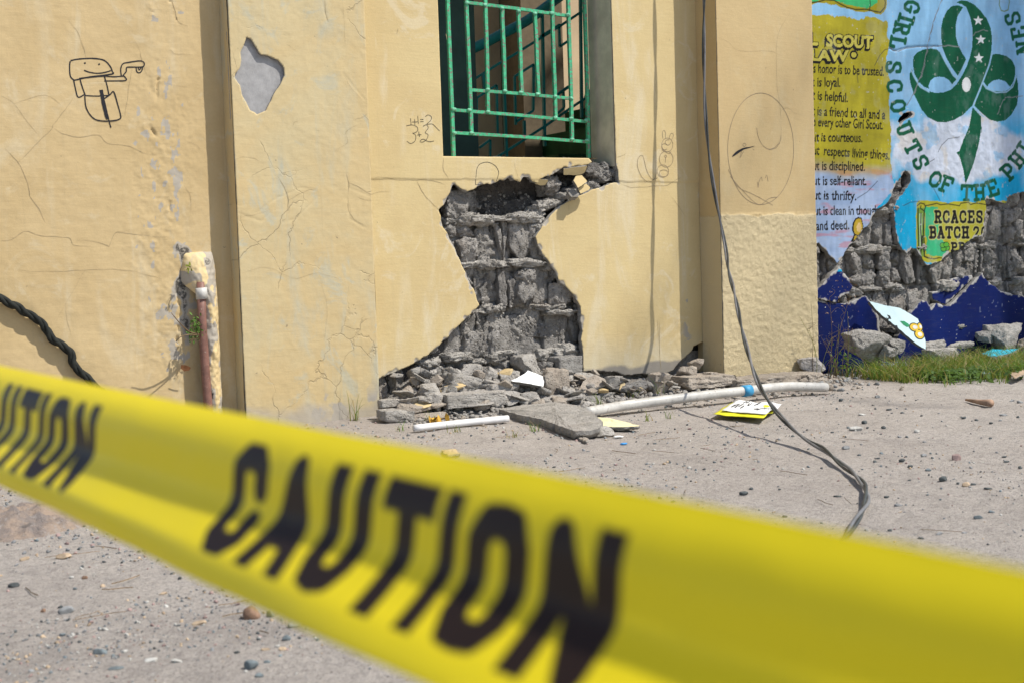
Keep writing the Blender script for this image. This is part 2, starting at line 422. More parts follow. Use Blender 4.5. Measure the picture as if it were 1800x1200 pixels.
def lines(name, specs, Y, mat, parent, out=.0009, label=None, hfun=None, **kw):
    V = []; F = []
    for i, (pts, w) in enumerate(specs):
        A, B, k = ribbon(name, pts, w, Y, mat, parent, seed=i*3+kw.get('seed', 0), out=out+i*.00004, **{a: b for a, b in kw.items() if a != 'seed'})
        if hfun is not None:
            q = np.array(A+B); hh = hfun(q[:, 0][None], q[:, 2][None])[0][0]; q[:, 1] = Y-hh-out-i*.00004; A, B = [tuple(v) for v in q[:k]], [tuple(v) for v in q[k:]]
        b0 = len(V); V += A+B
        F += [(b0+j, b0+j+1, b0+k+j+1, b0+k+j) for j in range(k-1)]
    o = mesh(name, V, F, mat)
    if parent is not None: child(o, parent)
    if label: o['label'] = label
    if 'crack' in name: o['kind'] = 'stuff'
    return o
M_ink = simple("marker_ink", (.02, .02, .024), .6, .2, .1)
M_ink2 = simple("pencil_line", (.27, .21, .14), .8, .1, .2)
M_crack = simple("crack_dark", (.37, .29, .175), .95, .05, .3)
M_green = None
YM, YP1, YP2, YMU = 0.0, -.09, -.15, 0.0
ZTOP = 2.35
xp1a, xp1r = W(400, 0, YP1)[0], W(640, 0, YP1)[0]            # pilaster by the downpipe
xp2c, xp2r = W(1258, 0, YP2)[0], W(1427, 0, YP2)[0]
xL = -2.75

# ---- left wall
wallL = empty("wall", (xL, 0, 0), "long yellow plaster wall with a marker doodle of a smiling figure", "wall")
fiss = [wl(p) for p in ([(262,215),(272,235),(283,262),(280,285),(290,318),(300,342),(296,365),(305,388)], [(300,0),(310,35)],
        [(318,445),(322,470),(312,500),(318,560),(312,600)], [(262,240),(250,215)], [(278,140),(273,180)], [(265,4),(268,22)])]
def hL(X, Z):
    h = .0028*fbm(X*5, Z*5, 0, 4, 4)+.0010*fbm(X*40, Z*40, 0, 3, 6)
    cxm = wl([(285, 330)])[0]; wear = np.zeros(X.shape)
    band = np.exp(-((X-(cxm[0]+.02*np.sin(Z*6)))/.13)**2)*smooth(.1, .3, Z)*smooth(1.75, 1.1, Z)
    r = 1-np.abs(fbm(X*16, Z*13, 0, 4, 12))*3.2
    h = h+band*(.0010*np.clip(r, -1, 1)+.0020*fbm(X*55, Z*42, 0, 4, 7)+.0015*fbm(X*110, Z*110, 0, 2, 17))
    xw_, zw_ = X+.012*fbm(X*40, Z*40, 0, 3, 61), Z+.012*fbm(X*40, Z*40, 3, 3, 62)
    d = np.minimum.reduce([dpoly(xw_, zw_, f) for f in fiss]); on_ = smooth(-.05, .12, fbm(X*16, Z*16, 0, 3, 63))
    h = h+.003*np.exp(-(d/.02)**2)*(.4+fbm(X*60, Z*60, 0, 3, 9))-.009*np.exp(-(d/.0035)**2)*on_
    wn_ = fbm(X*48, Z*26, 0, 4, 33)
    wear = smooth(.30, .34, wn_*np.clip(band+np.exp(-(d/.05)**2)*.9, 0, 1.2)+.02)*.8
    dp = np.hypot(X-W(322, 455)[0], (Z-W(322, 455)[1])*.6); gr_ = dpoly(X, Z, wl([(318,440),(326,462),(320,500),(324,540),(330,600)])); wear = np.maximum(wear, 2.0*smooth(.035, .008, gr_+.045*fbm(X*30, Z*16, 0, 4, 8)))
    low = smooth(.62, .45, Z)                                  # lower render coat is rougher
    h = h+low*.003*fbm(X*14, Z*9, 0, 4, 17)+.004*low*0
    return h, np.clip(wear, 0, 2)
xLr = xp1a+.01
sheet("plaster_coat", xL, xLr, -.05, ZTOP, YM, .005, .005, [M_yel, M_rim], wallL, hL, thick=0)
box("wall_core", xL, xLr-.01, .035, .2, -.05, ZTOP-.02, M_con, wallL)
doodle = [([(370,325),(367,350),(370,400),(385,420),(400,423),(470,408),(590,392),(592,378),(580,350),(550,320),(500,310),(450,310),(400,315),(372,322)], 2.0),
 ([(443,372),(470,382),(510,388),(550,384),(585,374)], 1.8), ([(445,331),(448,335),(449,338)], 2.6), ([(520,337),(523,341),(524,344)], 2.6),
 ([(420,412),(432,455),(450,505)], 1.8), ([(450,505),(510,508),(575,504)], 1.6), ([(575,504),(565,455),(550,402)], 1.8), ([(420,415),(480,408),(552,402)], 2.0),
 ([(388,422),(398,470),(412,514),(445,500)], 1.8), ([(552,402),(600,406),(655,402)], 1.7), ([(655,402),(665,425),(600,428),(550,428)], 1.7),
 ([(640,402),(637,365),(648,338),(680,330),(740,322),(760,333),(758,350),(740,355),(690,355),(668,358),(666,378),(655,392),(648,402)], 1.7),
 ([(718,355),(722,378),(735,385),(748,374),(752,355)], 1.6), ([(728,355),(735,370),(745,357)], 1.5),
 ([(447,505),(452,560),(470,600),(500,630),(545,640),(600,638),(632,628),(636,610),(620,550),(600,486),(580,500),(550,522)], 1.8),
 ([(533,475),(540,510),(545,545),(558,600),(568,630)], 5.0), ([(536,500),(552,560),(566,620)], 4.0), ([(560,575),(575,640),(585,675)], 1.6)]
s_ = 1/400
lines("marker_drawing", [(wl([(x/3, y/3) for x, y in p]), w*s_) for p, w in doodle], YM, M_ink, wallL, hfun=hL, label="black marker drawing of a smiling box-headed figure pointing")
crk = [([(0,168),(25,182),(48,215),(70,240)], 1.2), ([(25,182),(80,168),(113,190)], 1.), ([(130,170),(110,200),(93,220),(90,228),(60,258),(33,285)], 1.5),
 ([(8,262),(30,284),(48,320),(52,345),(70,370),(80,392)], 1.8), ([(90,222),(110,235),(140,242),(172,238),(190,252),(228,258),(250,268),(278,274)], 1.6),
 ([(0,423),(20,422),(45,407),(70,414),(120,418),(130,430),(155,433)], 1.7), ([(130,422),(165,424),(188,431),(192,431),(202,412),(215,409),(260,415),(300,417)], 1.7),
 ([(30,475),(80,478),(150,475),(215,474),(260,484),(285,490)], 1.2), ([(232,120),(222,185),(220,205)], 1.3), ([(120,35),(135,55),(148,85),(152,105)], 1.2),
 ([(302,0),(308,22),(313,40),(330,46)], 2.2), ([(235,70),(245,90),(258,130),(280,132)], 1.), ([(297,85),(310,95),(340,97)], 1.), ([(300,150),(330,154)], .9),
 ([(115,535),(118,560),(125,590)], 1.), ([(150,475),(135,500),(100,560)], .8), ([(322,325),(335,345),(335,372)], 1.2), ([(328,250),(345,255),(352,262)], 1.1)]
lines("hairline_cracks", [(wl(p), w*s_*.36) for p, w in crk], YM, M_crack, wallL, hfun=hL, wob=.004, taper=True)

# ---- left pilaster
pil1 = empty("pilaster", (xp1a, YP1, 0), "pale blotchy yellow pilaster with a grey patch where paint fell off", "pilaster")
patch = jag(wl([(433,66),(441,69),(450,83),(458,96),(470,98),(488,107),(498,117),(500,133),(492,150),(482,163),(474,182),(468,195),(452,201),(440,194),(433,180),(424,165),(421,150),(413,137),(414,131),(422,118),(424,106),(423,93),(430,76)], YP1), .010, .003, 3)
g1 = [wl(p, YP1) for p in ([(566,0),(571,20),(575,38)], [(500,330),(505,350),(506,375),(503,400)], [(450,375),(480,352),(530,330),(555,335)], [(610,305),(612,330),(650,345)],
      [(500,390),(520,385),(560,345)], [(603,130),(640,175)], [(612,360),(615,385),(640,400)], [(420,375),(460,390),(475,372)])]
def hP1(X, Z):
    h = .0030*fbm(X*7, Z*6, 0, 4, 14)+.0007*fbm(X*60, Z*60, 0, 3, 6)
    r = 1-np.abs(fbm(X*6+3, Z*5, 0, 5, 22))*14
    h = h+.0004*np.clip(r, 0, 1)+.0009*fbm(X*22, Z*9, 0, 3, 25)
    d = np.minimum.reduce([dpoly(X, Z, f) for f in g1]); h = h+.0004*np.exp(-(d/.02)**2)-.0015*np.exp(-(d/.004)**2)
    low = smooth(.16, .04, Z+.05*fbm(X*12, Z*12, 0, 3, 5))
    wear = smooth(.30, .40, fbm(X*14, Z*9, 0, 4, 41))*.45*smooth(.5, .1, Z)+low*.6
    return h, np.clip(wear, 0, 1)
sheet("plaster_coat", xp1a, xp1r, -.06, ZTOP, YP1, .005, .005, [M_pil, M_rim], pil1, hP1,
      inside=lambda x, z: ~inpoly(x, z, patch), polys=[patch], thick=.016)
mp = simple("grey_render_coat", (.34, .335, .335), .9, .15, .14, 26, .0012)
px0, pz0 = patch.min(0)-.02; px1, pz1 = patch.max(0)+.02
sheet("bare_patch", px0, px1, pz0, pz1, YP1+.014, .01, .01, [mp], pil1, lambda X, Z: (.0015*fbm(X*15, Z*15, 0, 3, 2), X*0), thick=0)
box("pilaster_core", xp1a+.004, xp1r-.004, YP1+.018, .03, -.06, ZTOP-.01, M_con, pil1)
sheet("side_face", YP1-.0015, .0, -.06, ZTOP, xp1a-.004, .006, .012, [M_pil], pil1, lambda X, Z: (.003*fbm(Z*6, X*20, 0, 4, 9)+.0012*fbm(Z*30, X*30, 0, 3, 3), .3*smooth(.15, .3, fbm(Z*9, X*14, 0, 4, 19))*smooth(.5, .1, Z)), thick=0, axis='Y')
mesh("side_face", [(xp1r, YP1, -.06), (xp1r, .03, -.06), (xp1r, .03, ZTOP), (xp1r, YP1, ZTOP)], [(0, 1, 2, 3)], M_pil, None); child(scene.collection.objects[-1] if False else bpy.data.objects["side_face.001"], pil1)
crk1 = [([(571,0),(572,22),(577,40)], 1.8), ([(608,304),(613,322),(612,342)], 1.6), ([(612,322),(632,330),(650,341),(656,340)], 1.6), ([(612,342),(612,366),(622,385),(640,396)], 1.4),
 ([(488,310),(500,330),(506,352),(503,385)], 1.4), ([(506,352),(540,335),(555,336)], 1.2), ([(412,280),(432,276),(448,280),(462,286)], 1.), ([(626,345),(640,352),(655,352)], 1.1),
 ([(604,133),(620,158),(638,176)], .9), ([(602,0),(607,80)], .8), ([(620,212),(640,205),(645,200)], .9), ([(505,78),(520,90)], 1.), ([(515,222),(518,215),(525,213)], 1.3),
 ([(420,380),(445,378),(472,370)], .9), ([(495,388),(502,384)], 1.), ([(592,262),(612,250),(608,232),(640,215)], .8), ([(425,480),(470,470),(520,490),(560,480),(620,500)], .8), ([(560,480),(575,540),(570,600)], .7)]
lines("hairline_cracks", [(wl(p, YP1), w*s_*.36) for p, w in crk1], YP1, M_crack, pil1, hfun=hP1, wob=.004, taper=True)

# ---- damaged wall with the window
holeR = [(1026,700),(1026,652),(1026,620),(1022,597),(1025,582),(1022,565),(1022,540),(1012,522),(1000,510),(982,492),(977,477),(965,460),(954,447),(945,430),(942,417),(950,405),(955,395),(967,380),(982,365),(997,355),(1017,345),(1040,334),(1060,329),(1080,321),(1089,322),(1086,302),(1083,290)]
holeT = [(1040,284),(1031,291),(991,294),(982,301),(972,307),(950,315),(946,322),(937,319),(930,311),(921,311),(915,320),(905,317),(896,309),(888,317),(880,316),(872,322),(865,324),(857,322),(847,325),(835,332),(822,336),(810,332),(800,324),(796,326),(789,345),(780,361),(772,369),(775,380),(779,400),(787,412),(800,435),(810,460),(822,485),(832,507),(843,537),(820,560),(790,590),(757,620),(730,637),(700,652),(672,662)]
xw0, xw1 = W(779, 275)[0], W(1082, 290)[0]
wz = W(779, 275)[1]; wtop = 2.28
jr = jag(wl(holeR), .010, .0035, 5, False); jt = jag(wl(holeT), .010, .0042, 6, False)
bot = jag(wl([(1238,600),(1220,608),(1217,617),(1200,630),(1183,650),(1160,661),(1133,656),(1100,659),(1083,653),(1050,652),(1026,652)]), .01, .004, 8, False)
xm0, xm1 = xp1r+.004, W(1238, 0)[0]
P = [(xm0-.01, ZTOP+1), (xm1+.2, ZTOP+1)]+[(xm1+.2, bot[0][1])]+[tuple(p) for p in bot]+[tuple(p) for p in jr[2:]]
P += [(xw1, wtop), (xw0, wtop), (xw0, wz), (W(1035, 283)[0], wz)]+[tuple(p) for p in jt]+[(xm0-.01, jt[-1][1]-.03)]
polyM = np.array(P)
wallM = empty("wall", (xm0, 0, 0), "yellow wall below the barred window, its plaster torn open down to grey blocks", "wall")
def hM(X, Z):
    h = .0022*fbm(X*4, Z*4, 0, 4, 54)
    e = W(655, 315)[1]+.004*fbm(X*20, 0*X, 0, 3, 3)-.006*(X+.6)*smooth(.2, .6, X)
    lower = smooth(e+.002, e-.002, Z)                              # thicker lower coat ends at sill level
    h = h-.003*lower
    b = np.exp(-((X-.93)/.05)**2)*smooth(.6, .1, Z); h = h+b*.003*fbm(X*50, Z*30, 0, 3, 4)
    wear = smooth(.22, .32, fbm(X*25, Z*25, 0, 3, 77))*.7*np.exp(-((X-.97)/.035)**2)*smooth(.75, .5, Z)
    de = np.minimum(dpoly(X, Z, wl(holeR[1:])), dpoly(X, Z, wl(holeT[1:]))); de = de+.030*fbm(X*30, Z*30, 0, 3, 88)+.004
    wear = np.maximum(wear, smooth(.008, .002, de)*1.0); h = h-.004*smooth(.006, .0, de)
    return h, wear
sheet("plaster_coat", xm0, xm1+.012, -.06, ZTOP, YM, .0045, .0045, [M_mid, M_rim], wallM, hM,
      inside=lambda x, z: inpoly(x, z, polyM), polys=[polyM], thick=.028)
# jambs, sill and head of the window opening
m_j = simple("grey_jamb_render", (.56, .51, .40), .9, .2, .16, 9, .001)
def quad(name, pts, mat, parent): return child(mesh(name, pts, [(0, 1, 2, 3)], mat), parent)
zj = W(1082, 292)[1]
quad("window_jamb", [(xw1-.004, .0, zj), (xw1-.004, .19, zj-.0), (xw1-.004, .19, wtop), (xw1-.004, .0, wtop)], m_j, wallM)
quad("window_jamb", [(xw0, .0, wz), (xw0, .19, wz), (xw0, .19, wtop), (xw0, .0, wtop)], m_j, wallM)
quad("window_sill", [(xw0, .001, wz+.001), (xw1-.09, .001, wz+.001), (xw1-.09, .19, wz+.001), (xw0, .19, wz+.001)], M_yel, wallM)
quad("window_head", [(xw0, 0, wtop), (xw1, 0, wtop), (xw1, .19, wtop), (xw0, .19, wtop)], m_j, wallM)
box("wall_core", xw1+.002, xm1+.02, .03, .19, .30, ZTOP-.01, M_cavshade, wallM)
box("wall_core", xm0, xw0-.002, .06, .19, -.05, ZTOP-.01, M_cavshade, wallM)
box("wall_core", xw0, xw1, .175, .19, -.05, wz-.035, M_cavshade, wallM)
box("wall_core", xw1+.002, xm1+.2, .12, .19, -.05, .295, M_cavshade, wallM)
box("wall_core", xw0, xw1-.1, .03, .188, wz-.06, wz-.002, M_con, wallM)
ckM = [([(655,317),(665,311),(690,315),(720,317),(740,316),(757,318),(775,322),(785,326)], 1.6), ([(733,318),(745,340),(757,354),(771,369)], 2.0), ([(779,277),(780,300),(790,318)], 2.0),
 ([(1089,322),(1110,329),(1130,329),(1160,327),(1172,327),(1180,322),(1197,312)], 1.8), ([(1180,345),(1195,365),(1203,378)], 1.4), ([(1082,278),(1095,274),(1099,270)], 1.5),
 ([(905,285),(907,300),(912,314)], 1.2), ([(1000,372),(1000,358)], 1.), ([(1160,565),(1160,620),(1162,650)], 2.2), ([(653,343),(664,338),(690,336)], .9), ([(1156,560),(1159,600)], 1.2),
 ([(783,60),(786,70)],2.5), ([(697,60),(699,50)],2.)]
lines("hairline_cracks", [(wl(p), w*s_*.36) for p, w in ckM], YM, M_crack, wallM, hfun=hM, wob=.004, taper=True)
z3 = lambda p: zoom(p, 400, 0, 3)
sums = [z3(p) for p in ([(965,625),(968,660)], [(973,645),(1002,644)], [(987,630),(988,660)], [(1003,612),(1006,655)], [(1015,632),(1033,631)], [(1015,643),(1034,642)],
 [(1043,616),(1058,607),(1075,618),(1070,638),(1050,656),(1078,655),(1098,672),(1118,692)], [(942,665),(972,660),(998,670),(1002,692),(978,705)], [(975,702),(992,716),(988,745),(965,758),(945,745)],
 [(1000,713),(1022,711)], [(1008,695),(1012,724)], [(1030,668),(1048,659),(1058,676),(1042,700),(1057,712),(1050,735),(1030,750),(1014,747),(1030,735),(1060,748),(1088,745)])]
lines("pencil_sums", [(wl(p), .75*s_) for p in sums], YM, M_ink, wallM, hfun=hM, label="scribbled sum 1+1=2 in black pen")
z5 = lambda p: zoom(p, 650, 270, 4)
lines("marker_drawing", [(wl(z5(p)), .8*s_) for p in ([(745,220),(748,150),(756,100),(780,72),(830,62),(880,85),(905,125),(903,155),(892,195)], [(745,218),(775,219),(800,215)])], YM, M_ink, wallM, hfun=hM, label="thin arch shape drawn under the window")
z7 = lambda p: zoom(p, 1050, 0, 3)
def ell(cx, cy, rx, ry, a0=0, a1=360, n=18): return [(cx+rx*math.cos(math.radians(a0+(a1-a0)*i/n)), cy+ry*math.sin(math.radians(a0+(a1-a0)*i/n))) for i in range(n+1)]
bun = [[(346,732),(343,700),(352,689),(360,705),(358,735)], [(378,735),(385,710),(396,704),(401,718),(390,742)], ell(369,765,29,36), ell(372,752,14,14,0,300), ell(355,775,16,16,40,320), [(340,790),(355,800),(380,812),(388,800)],
 ell(363,840,36,42,-70,270), ell(360,825,5,6), [(360,830),(358,858)], ell(345,903,30,33,20,380), ell(350,915,24,18), [(312,912),(300,945),(270,961),(235,935),(213,885),(212,850),(222,826),(238,822),(248,850),(262,905),(290,947),(318,938)]]
lines("marker_drawing", [(wl(z7(p)), .8*s_) for p in bun], YM, M_ink2, wallM, hfun=hM, label="pencil doodle of an animal with long ears")

# block work behind the torn plaster
courses = [W(900, y)[1] for y in (712, 627, 547, 467, 387, 300)]
pk = [p for p in polyM]
hole = np.vstack([jr, jt])
open_ = np.vstack([wl(holeR, .0), wl(holeT, .0)])
open_big = open_
def vis(x, z, poly=open_, d=.05):
    xs = np.array([x]); zs = np.array([z])
    return bool(inpoly(xs, zs, poly)[0]) or float(dpoly(xs, zs, poly, True)[0]) < d
def backing(name, X0, X1, Z0, Z1, Y, parent, mat, seed=1, amp=.02):
    return sheet(name, X0, X1, Z0, Z1, Y, .009, .009, [mat], parent, lambda X, Z: (amp*fbm(X*14, Z*14, 0, 4, seed)+amp*.7*fbm(X*45, Z*45, 0, 3, seed+2), X*0), thick=0)
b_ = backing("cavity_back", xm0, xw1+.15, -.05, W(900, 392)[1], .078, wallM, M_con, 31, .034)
backing("cavity_back", xm0, xw1+.15, W(900, 392)[1], wz-.05, .125, wallM, M_cavshade, 32)
def rib(x0, x1, z0, z1, yf, parent, mat, seed, rnd=.35, amp=.10, rough=.10, name="concrete_block", n=10, depth=.10, cuts=3, wa=.011):
    w, hgt = x1-x0, z1-z0
    rr_ = random.Random(seed)
    return rock(name, ((x0+x1)/2, yf+depth/2, (z0+z1)/2), (w*1.16, depth, hgt*1.10), seed, mat, parent, rot=(rr_.uniform(-.10, .10), rr_.uniform(-.09, .09), rr_.uniform(-.2, .2)), rnd=rnd, cuts=cuts, amp=amp, rough=rough, n=int(n*1.35), freq=2.2, wa=wa)
def blockwall(parent, poly, X0, X1, cs, seed, skip=None, yb=.05, mats=(M_con, M_cond)):
    r = random.Random(seed); k = 0
    for ci in range(len(cs)-1):
        z0, z1 = cs[ci]+.022, cs[ci+1]-.004; x = X0-r.random()*.06
        while x < X1:
            core = r.random() < .55; w = r.uniform(.065, .10) if core else r.uniform(.028, .045)
            xc = x+w/2
            if skip and skip(xc, (z0+z1)/2, ci): x += w; continue
            if vis(xc, (z0+z1)/2, poly, .09):
                yf = yb+(r.uniform(-.012, .012) if core else r.uniform(.008, .035))
                if core and r.random() < .55:
                    zs = [z0, z0+(z1-z0)*r.uniform(.35, .65), z1]
                else: zs = [z0, z1]
                for a, b in zip(zs, zs[1:]):
                    y2 = yf+r.uniform(-.01, .018); k += 1
                    rib(x+.002, x+w-.002, a, b, y2, parent, mats[0] if (core or r.random() < .4) else mats[1], seed*100+k, rnd=.55 if core else .2, amp=.11 if core else .05, n=11 if core else 7)
            x += w
        # mortar bed
        x = X0
        while x < X1:
            w = r.uniform(.07, .17)
            if r.random() > .22 and vis(x+w/2, cs[ci], poly, .10) and not (skip and skip(x+w/2, cs[ci]+.001, -1)):
                k += 1; rib(x, x+w*1.05, cs[ci]-.016+r.uniform(-.014, .014), cs[ci]+.026+r.uniform(-.010, .008), yb-r.uniform(-.006, .022), parent, M_con2, seed*100+k, rnd=.6, amp=.13, rough=.16, name="mortar_bed", n=11, depth=.12, wa=.009)
            x += w
zc = courses
def skipM(x, z, ci):
    if ci == 4: return True
    if ci == 1 and x > -.02: return True        # flat faced block right of the pier is set separately
    return False
blockwall(wallM, open_, xm0, xw1, zc, 11, skipM, .034)
k = 900
def bpx(x0, y0, x1, y1, Y, mat, name="concrete_block", **kw):
    global k; k += 1
    a = W(x0, y1, Y); b = W(x1, y0, Y)
    return rib(a[0], b[0], a[1], b[1], Y, wallM, mat, k, name=name, **kw)
# flat recessed block faces (course above the rubble)
for q in ((893,556,912,626), (911,554,934,590), (912,588,936,627), (935,553,962,592), (936,590,956,628), (957,588,985,628), (962,552,990,590), (986,555,1000,612), (1001,552,1012,600), (1012,548,1026,600)):
    bpx(*q, .062, M_cond, rnd=.12, amp=.035, rough=.05, n=9, depth=.06, cuts=2, wa=.005)
bpx(864,556,894,628, .025, M_con, rnd=.5, amp=.10)                     # rough pier
bpx(822,585,850,632, .035, M_con, rnd=.4); bpx(845,560,866,630, .04, M_con, rnd=.45)
bpx(786,335,832,386, .036, M_con, rnd=.5, amp=.12, n=14); bpx(828,338,846,384, .075, M_cond, rnd=.2)
bpx(783,383,802,394, .03, M_con2, name="mortar_bed"); bpx(828,378,868,396, .012, M_con2, name="mortar_bed", rnd=.25); bpx(866,390,880,398, .04, M_con, rnd=.4)
for q in ((848,352,885,386), (884,350,925,384), (918,344,945,382)): bpx(*q, .10, M_cavshade, rnd=.6, amp=.12)
for q in ((940,362,958,380), (950,352,972,372), (925,372,944,394), (962,345,990,362), (985,338,1004,352), (944,378,958,396), (935,392,950,408)): bpx(*q, .018, M_con2, rnd=.7, amp=.14)
for q in ((962,312,985,345), (1035,292,1068,316), (1060,296,1086,318), (1048,310,1082,322), (1020,318,1060,333), (1000,330,1035,345), (1050,286,1072,296)): bpx(*q, .022, M_con if q[1] > 300 else M_cond, rnd=.5, amp=.14, rough=.12, n=14)
bpx(965,570,1022,548, .02, M_con2, name="mortar_bed") if False else None
bpx(968,545,1024,556, .012, M_con2, name="mortar_bed", rnd=.3)
bpx(974,498,1018,536, .02, M_con, rnd=.1, amp=.03, depth=.04, wa=.004); bpx(948,452,966,540, .06, M_con, rnd=.4)
bpx(1005,628,1020,655, .03, M_con, rnd=.4); bpx(972,632,1006,660, .02, M_con, rnd=.2, amp=.04); bpx(992,605,1014,632, .022, M_con2, rnd=.7)
a = W(866, 387, .03); b = W(934, 384, .03)
tube("reinforcing_bar", [(a[0], .03, a[1]), ((a[0]+b[0])/2, .026, (a[1]+b[1])/2-.003), (b[0], .03, b[1])], .0055, simple("rusty_iron", (.14, .075, .05), .85, .3, .4, 60, .001, (.35, .33, .30), .45), parent=wallM)
def crumbs(parent, poly, X0, X1, Z0, Z1, Y0, Y1, n, seed, mats):
    r = np.random.RandomState(seed); q, F = rock_geo((1, 1, 1), seed, n=2, rnd=.7, cuts=4, amp=.1); V = []; FF = []; fm = []; b = 0; k_ = 0
    bpy.context.view_layer.update(); dg = bpy.context.evaluated_depsgraph_get()
    while k_ < n:
        x, z = r.uniform(X0, X1), r.uniform(Z0, Z1)
        if not inpoly(np.array([x]), np.array([z]), poly)[0]: k_ += 1; continue
        k_ += 1
        if float(fbm(x*12, z*12, 0, 3, seed)) < -.05: continue
        hit, loc, nrm, *_ = scene.ray_cast(dg, (x+.35, -.6, z+.25), Vector((-.35, .6+.05, -.25)).normalized())
        if not hit or loc.y < .022: continue
        x, z = loc.x, loc.z; s = .003+.013*r.rand()**3; R = np.array(Euler(tuple(r.uniform(0, 6.28, 3))).to_matrix())
        V.append((q*s*r.uniform(.6, 1.3, 3))@R.T+np.array([x, loc.y, z])); FF.append(F+b); b += len(q); fm += [r.randint(len(mats))]*len(F)
    o = mesh("mortar_crumbs", np.concatenate(V), np.concatenate(FF), mats=mats, fmat=fm); o['kind'] = 'stuff'; return child(o, parent)
crumbs(wallM, open_, xm0, xw1, .05, wz, .026, .062, 6500, 71, [M_con, M_con2, M_cond])
# footing exposed under the wall on the right
xf0, xf1 = W(1030, 660)[0], xm1+.1
sheet("footing", xf0, xf1, -.06, .17, .06, .01, .01, [M_con], wallM, lambda X, Z: (.02*fbm(X*14, Z*14, 0, 4, 61)+.035*smooth(.10, .0, Z), X*0), thick=0)

# plaster flakes hanging at the torn window corner
M_flake = M_mid
def slab(name, pts, Y, thick, mats, parent=None, tilt=0.0, tx=0.0, loc=None, fwdn=0.0):
    """flat broken piece, outline in wall coordinates, painted face outward, rough back and edges"""
    P = jag(pts, .006, .0018, int(abs(pts[0][0])*1e4) % 91); c = P.mean(0); n = len(P)
    F_ = [(x-c[0], -thick/2, z-c[1]) for x, z in P]; B_ = [((x-c[0])*.94, thick/2, (z-c[1])*.94) for x, z in P]
    faces = [tuple(range(n)), tuple(range(n, 2*n))[::-1]]+[(i, n+i, n+(i+1) % n, (i+1) % n) for i in range(n)]
    R = Euler((tilt, tx, fwdn)).to_matrix(); V = [tuple(R @ Vector(v)) for v in F_+B_]
    o = mesh(name, V, faces, mats=mats, fmat=[0]+[1]*(n+1)); pos = Vector((c[0], Y, c[1])) if loc is None else Vector(loc)
    if parent is None: o.location = pos
    else:
        o.data.transform(Matrix.Translation(pos)); child(o, parent)
    return o
zz = lambda p: wl(zoom(p, 940, 270, 10.588))
slab("plaster_flake", zz([(530,270),(960,215),(935,345),(870,390),(740,400),(560,390)]), .006, .014, [M_mid, M_rim], wallM, tilt=.42)
slab("plaster_flake", zz([(640,450),(760,415),(845,530),(740,620),(660,690),(590,550)]), -.05, .016, [M_mid, M_rim], wallM, tilt=-.35, tx=.1)
slab("plaster_flake", zz([(870,580),(935,660),(900,700),(745,775),(700,680),(790,610)]), -.035, .018, [M_mid, M_rim], wallM, tilt=-.2)
slab("plaster_flake", zz([(560,710),(650,690),(740,790),(690,860),(560,860),(530,780)]), -.03, .03, [M_rim, M_rim], wallM, tilt=-.5)
slab("plaster_flake", zz([(985,190),(1130,160),(1190,200),(1130,330),(1010,350),(955,330)]), .01, .03, [M_cond, M_cond], wallM, tilt=.2)
slab("plaster_flake", zz([(70,450),(260,480),(230,580),(150,590),(30,560)]), .014, .012, [M_mid, M_rim], wallM, tilt=.5)

# ---- right pilaster
pil2 = empty("pilaster", (xp2c, YP2, 0), "right pilaster with coarse stucco on its lower half behind the hanging wires", "pilaster")
def hP2(X, Z):
    zt = W(1350, 375, YP2)[1]+.006*fbm(X*22, X*0, 0, 3, 3)
    low = smooth(zt+.004, zt-.004, Z)
    h = .0016*fbm(X*5, Z*5, 0, 4, 64)+low*(.0025+.0030*fbm(X*34, Z*50, 0, 3, 5)+.0020*fbm(X*85, Z*85, 0, 2, 3))
    base = smooth(.14, .08, Z+.04*fbm(X*14, Z*14, 0, 3, 15))
    wear = base*.55
    return h, np.clip(wear, 0, 1)
sheet("plaster_coat", xp2c, xp2r, -.04, ZTOP, YP2, .005, .005, [M_pil2, M_rim], pil2, hP2, thick=.02)
sheet("side_face", YP2-.0015, .0, -.04, ZTOP, xp2c-.004, .006, .01, [M_pil2], pil2, lambda X, Z: (.0015*fbm(Z*8, X*20, 0, 4, 9)+.002*smooth(.76, .74, Z)*fbm(Z*50, X*50, 0, 3, 7), X*0), thick=0, axis='Y')
box("pilaster_core", xp2c+.006, xp2r-.002, YP2+.012, .05, -.04, ZTOP-.01, M_yel, pil2)
big = [(ell(1337-0, 262, 58, 98, -60, 300, 30), 1.0)]
mous = [[(710,828),(730,808),(760,790),(828,772)], [(712,822),(745,796),(790,777)], [(714,826),(750,800),(780,782)]]
sm = [(p, .8) for p in ([z7([(840,675)])[0], *z7([(848,720),(870,765),(905,788),(940,775),(965,745),(969,712)])], z7([(760,800),(752,833),(770,800)]), z7(ell(775,765,8,8)),
      z7([(690,895),(740,985),(830,1030),(925,1083)]), z7([(700,930),(770,1010),(850,1080),(905,1048),(950,1040)]), z7([(905,790),(940,782),(962,755)]), z7([(845,960),(848,990),(852,960),(865,935),(870,955)]), z7([(885,940),(893,925),(900,958)]))]
lines("marker_drawing", [(wl(p, YP2), w*s_) for p, w in big+sm], YP2, M_ink2, pil2, hfun=hP2, label="large pencilled egg-shaped face")
lines("marker_drawing", [(wl(z7(p), YP2), 2.4*s_) for p in mous], YP2, M_ink, pil2, hfun=hP2, out=.0016, taper=True)
ck2 = [([(1262,66),(1280,75),(1300,90),(1350,90),(1375,98)], 1.), ([(1390,20),(1368,60),(1365,100),(1366,150),(1370,180),(1372,195),(1372,210)], 1.2), ([(1372,195),(1385,190),(1400,200),(1425,205)], .8), ([(1372,212),(1373,240),(1362,262)], 1.), ([(1270,380),(1278,388)], 2.)]
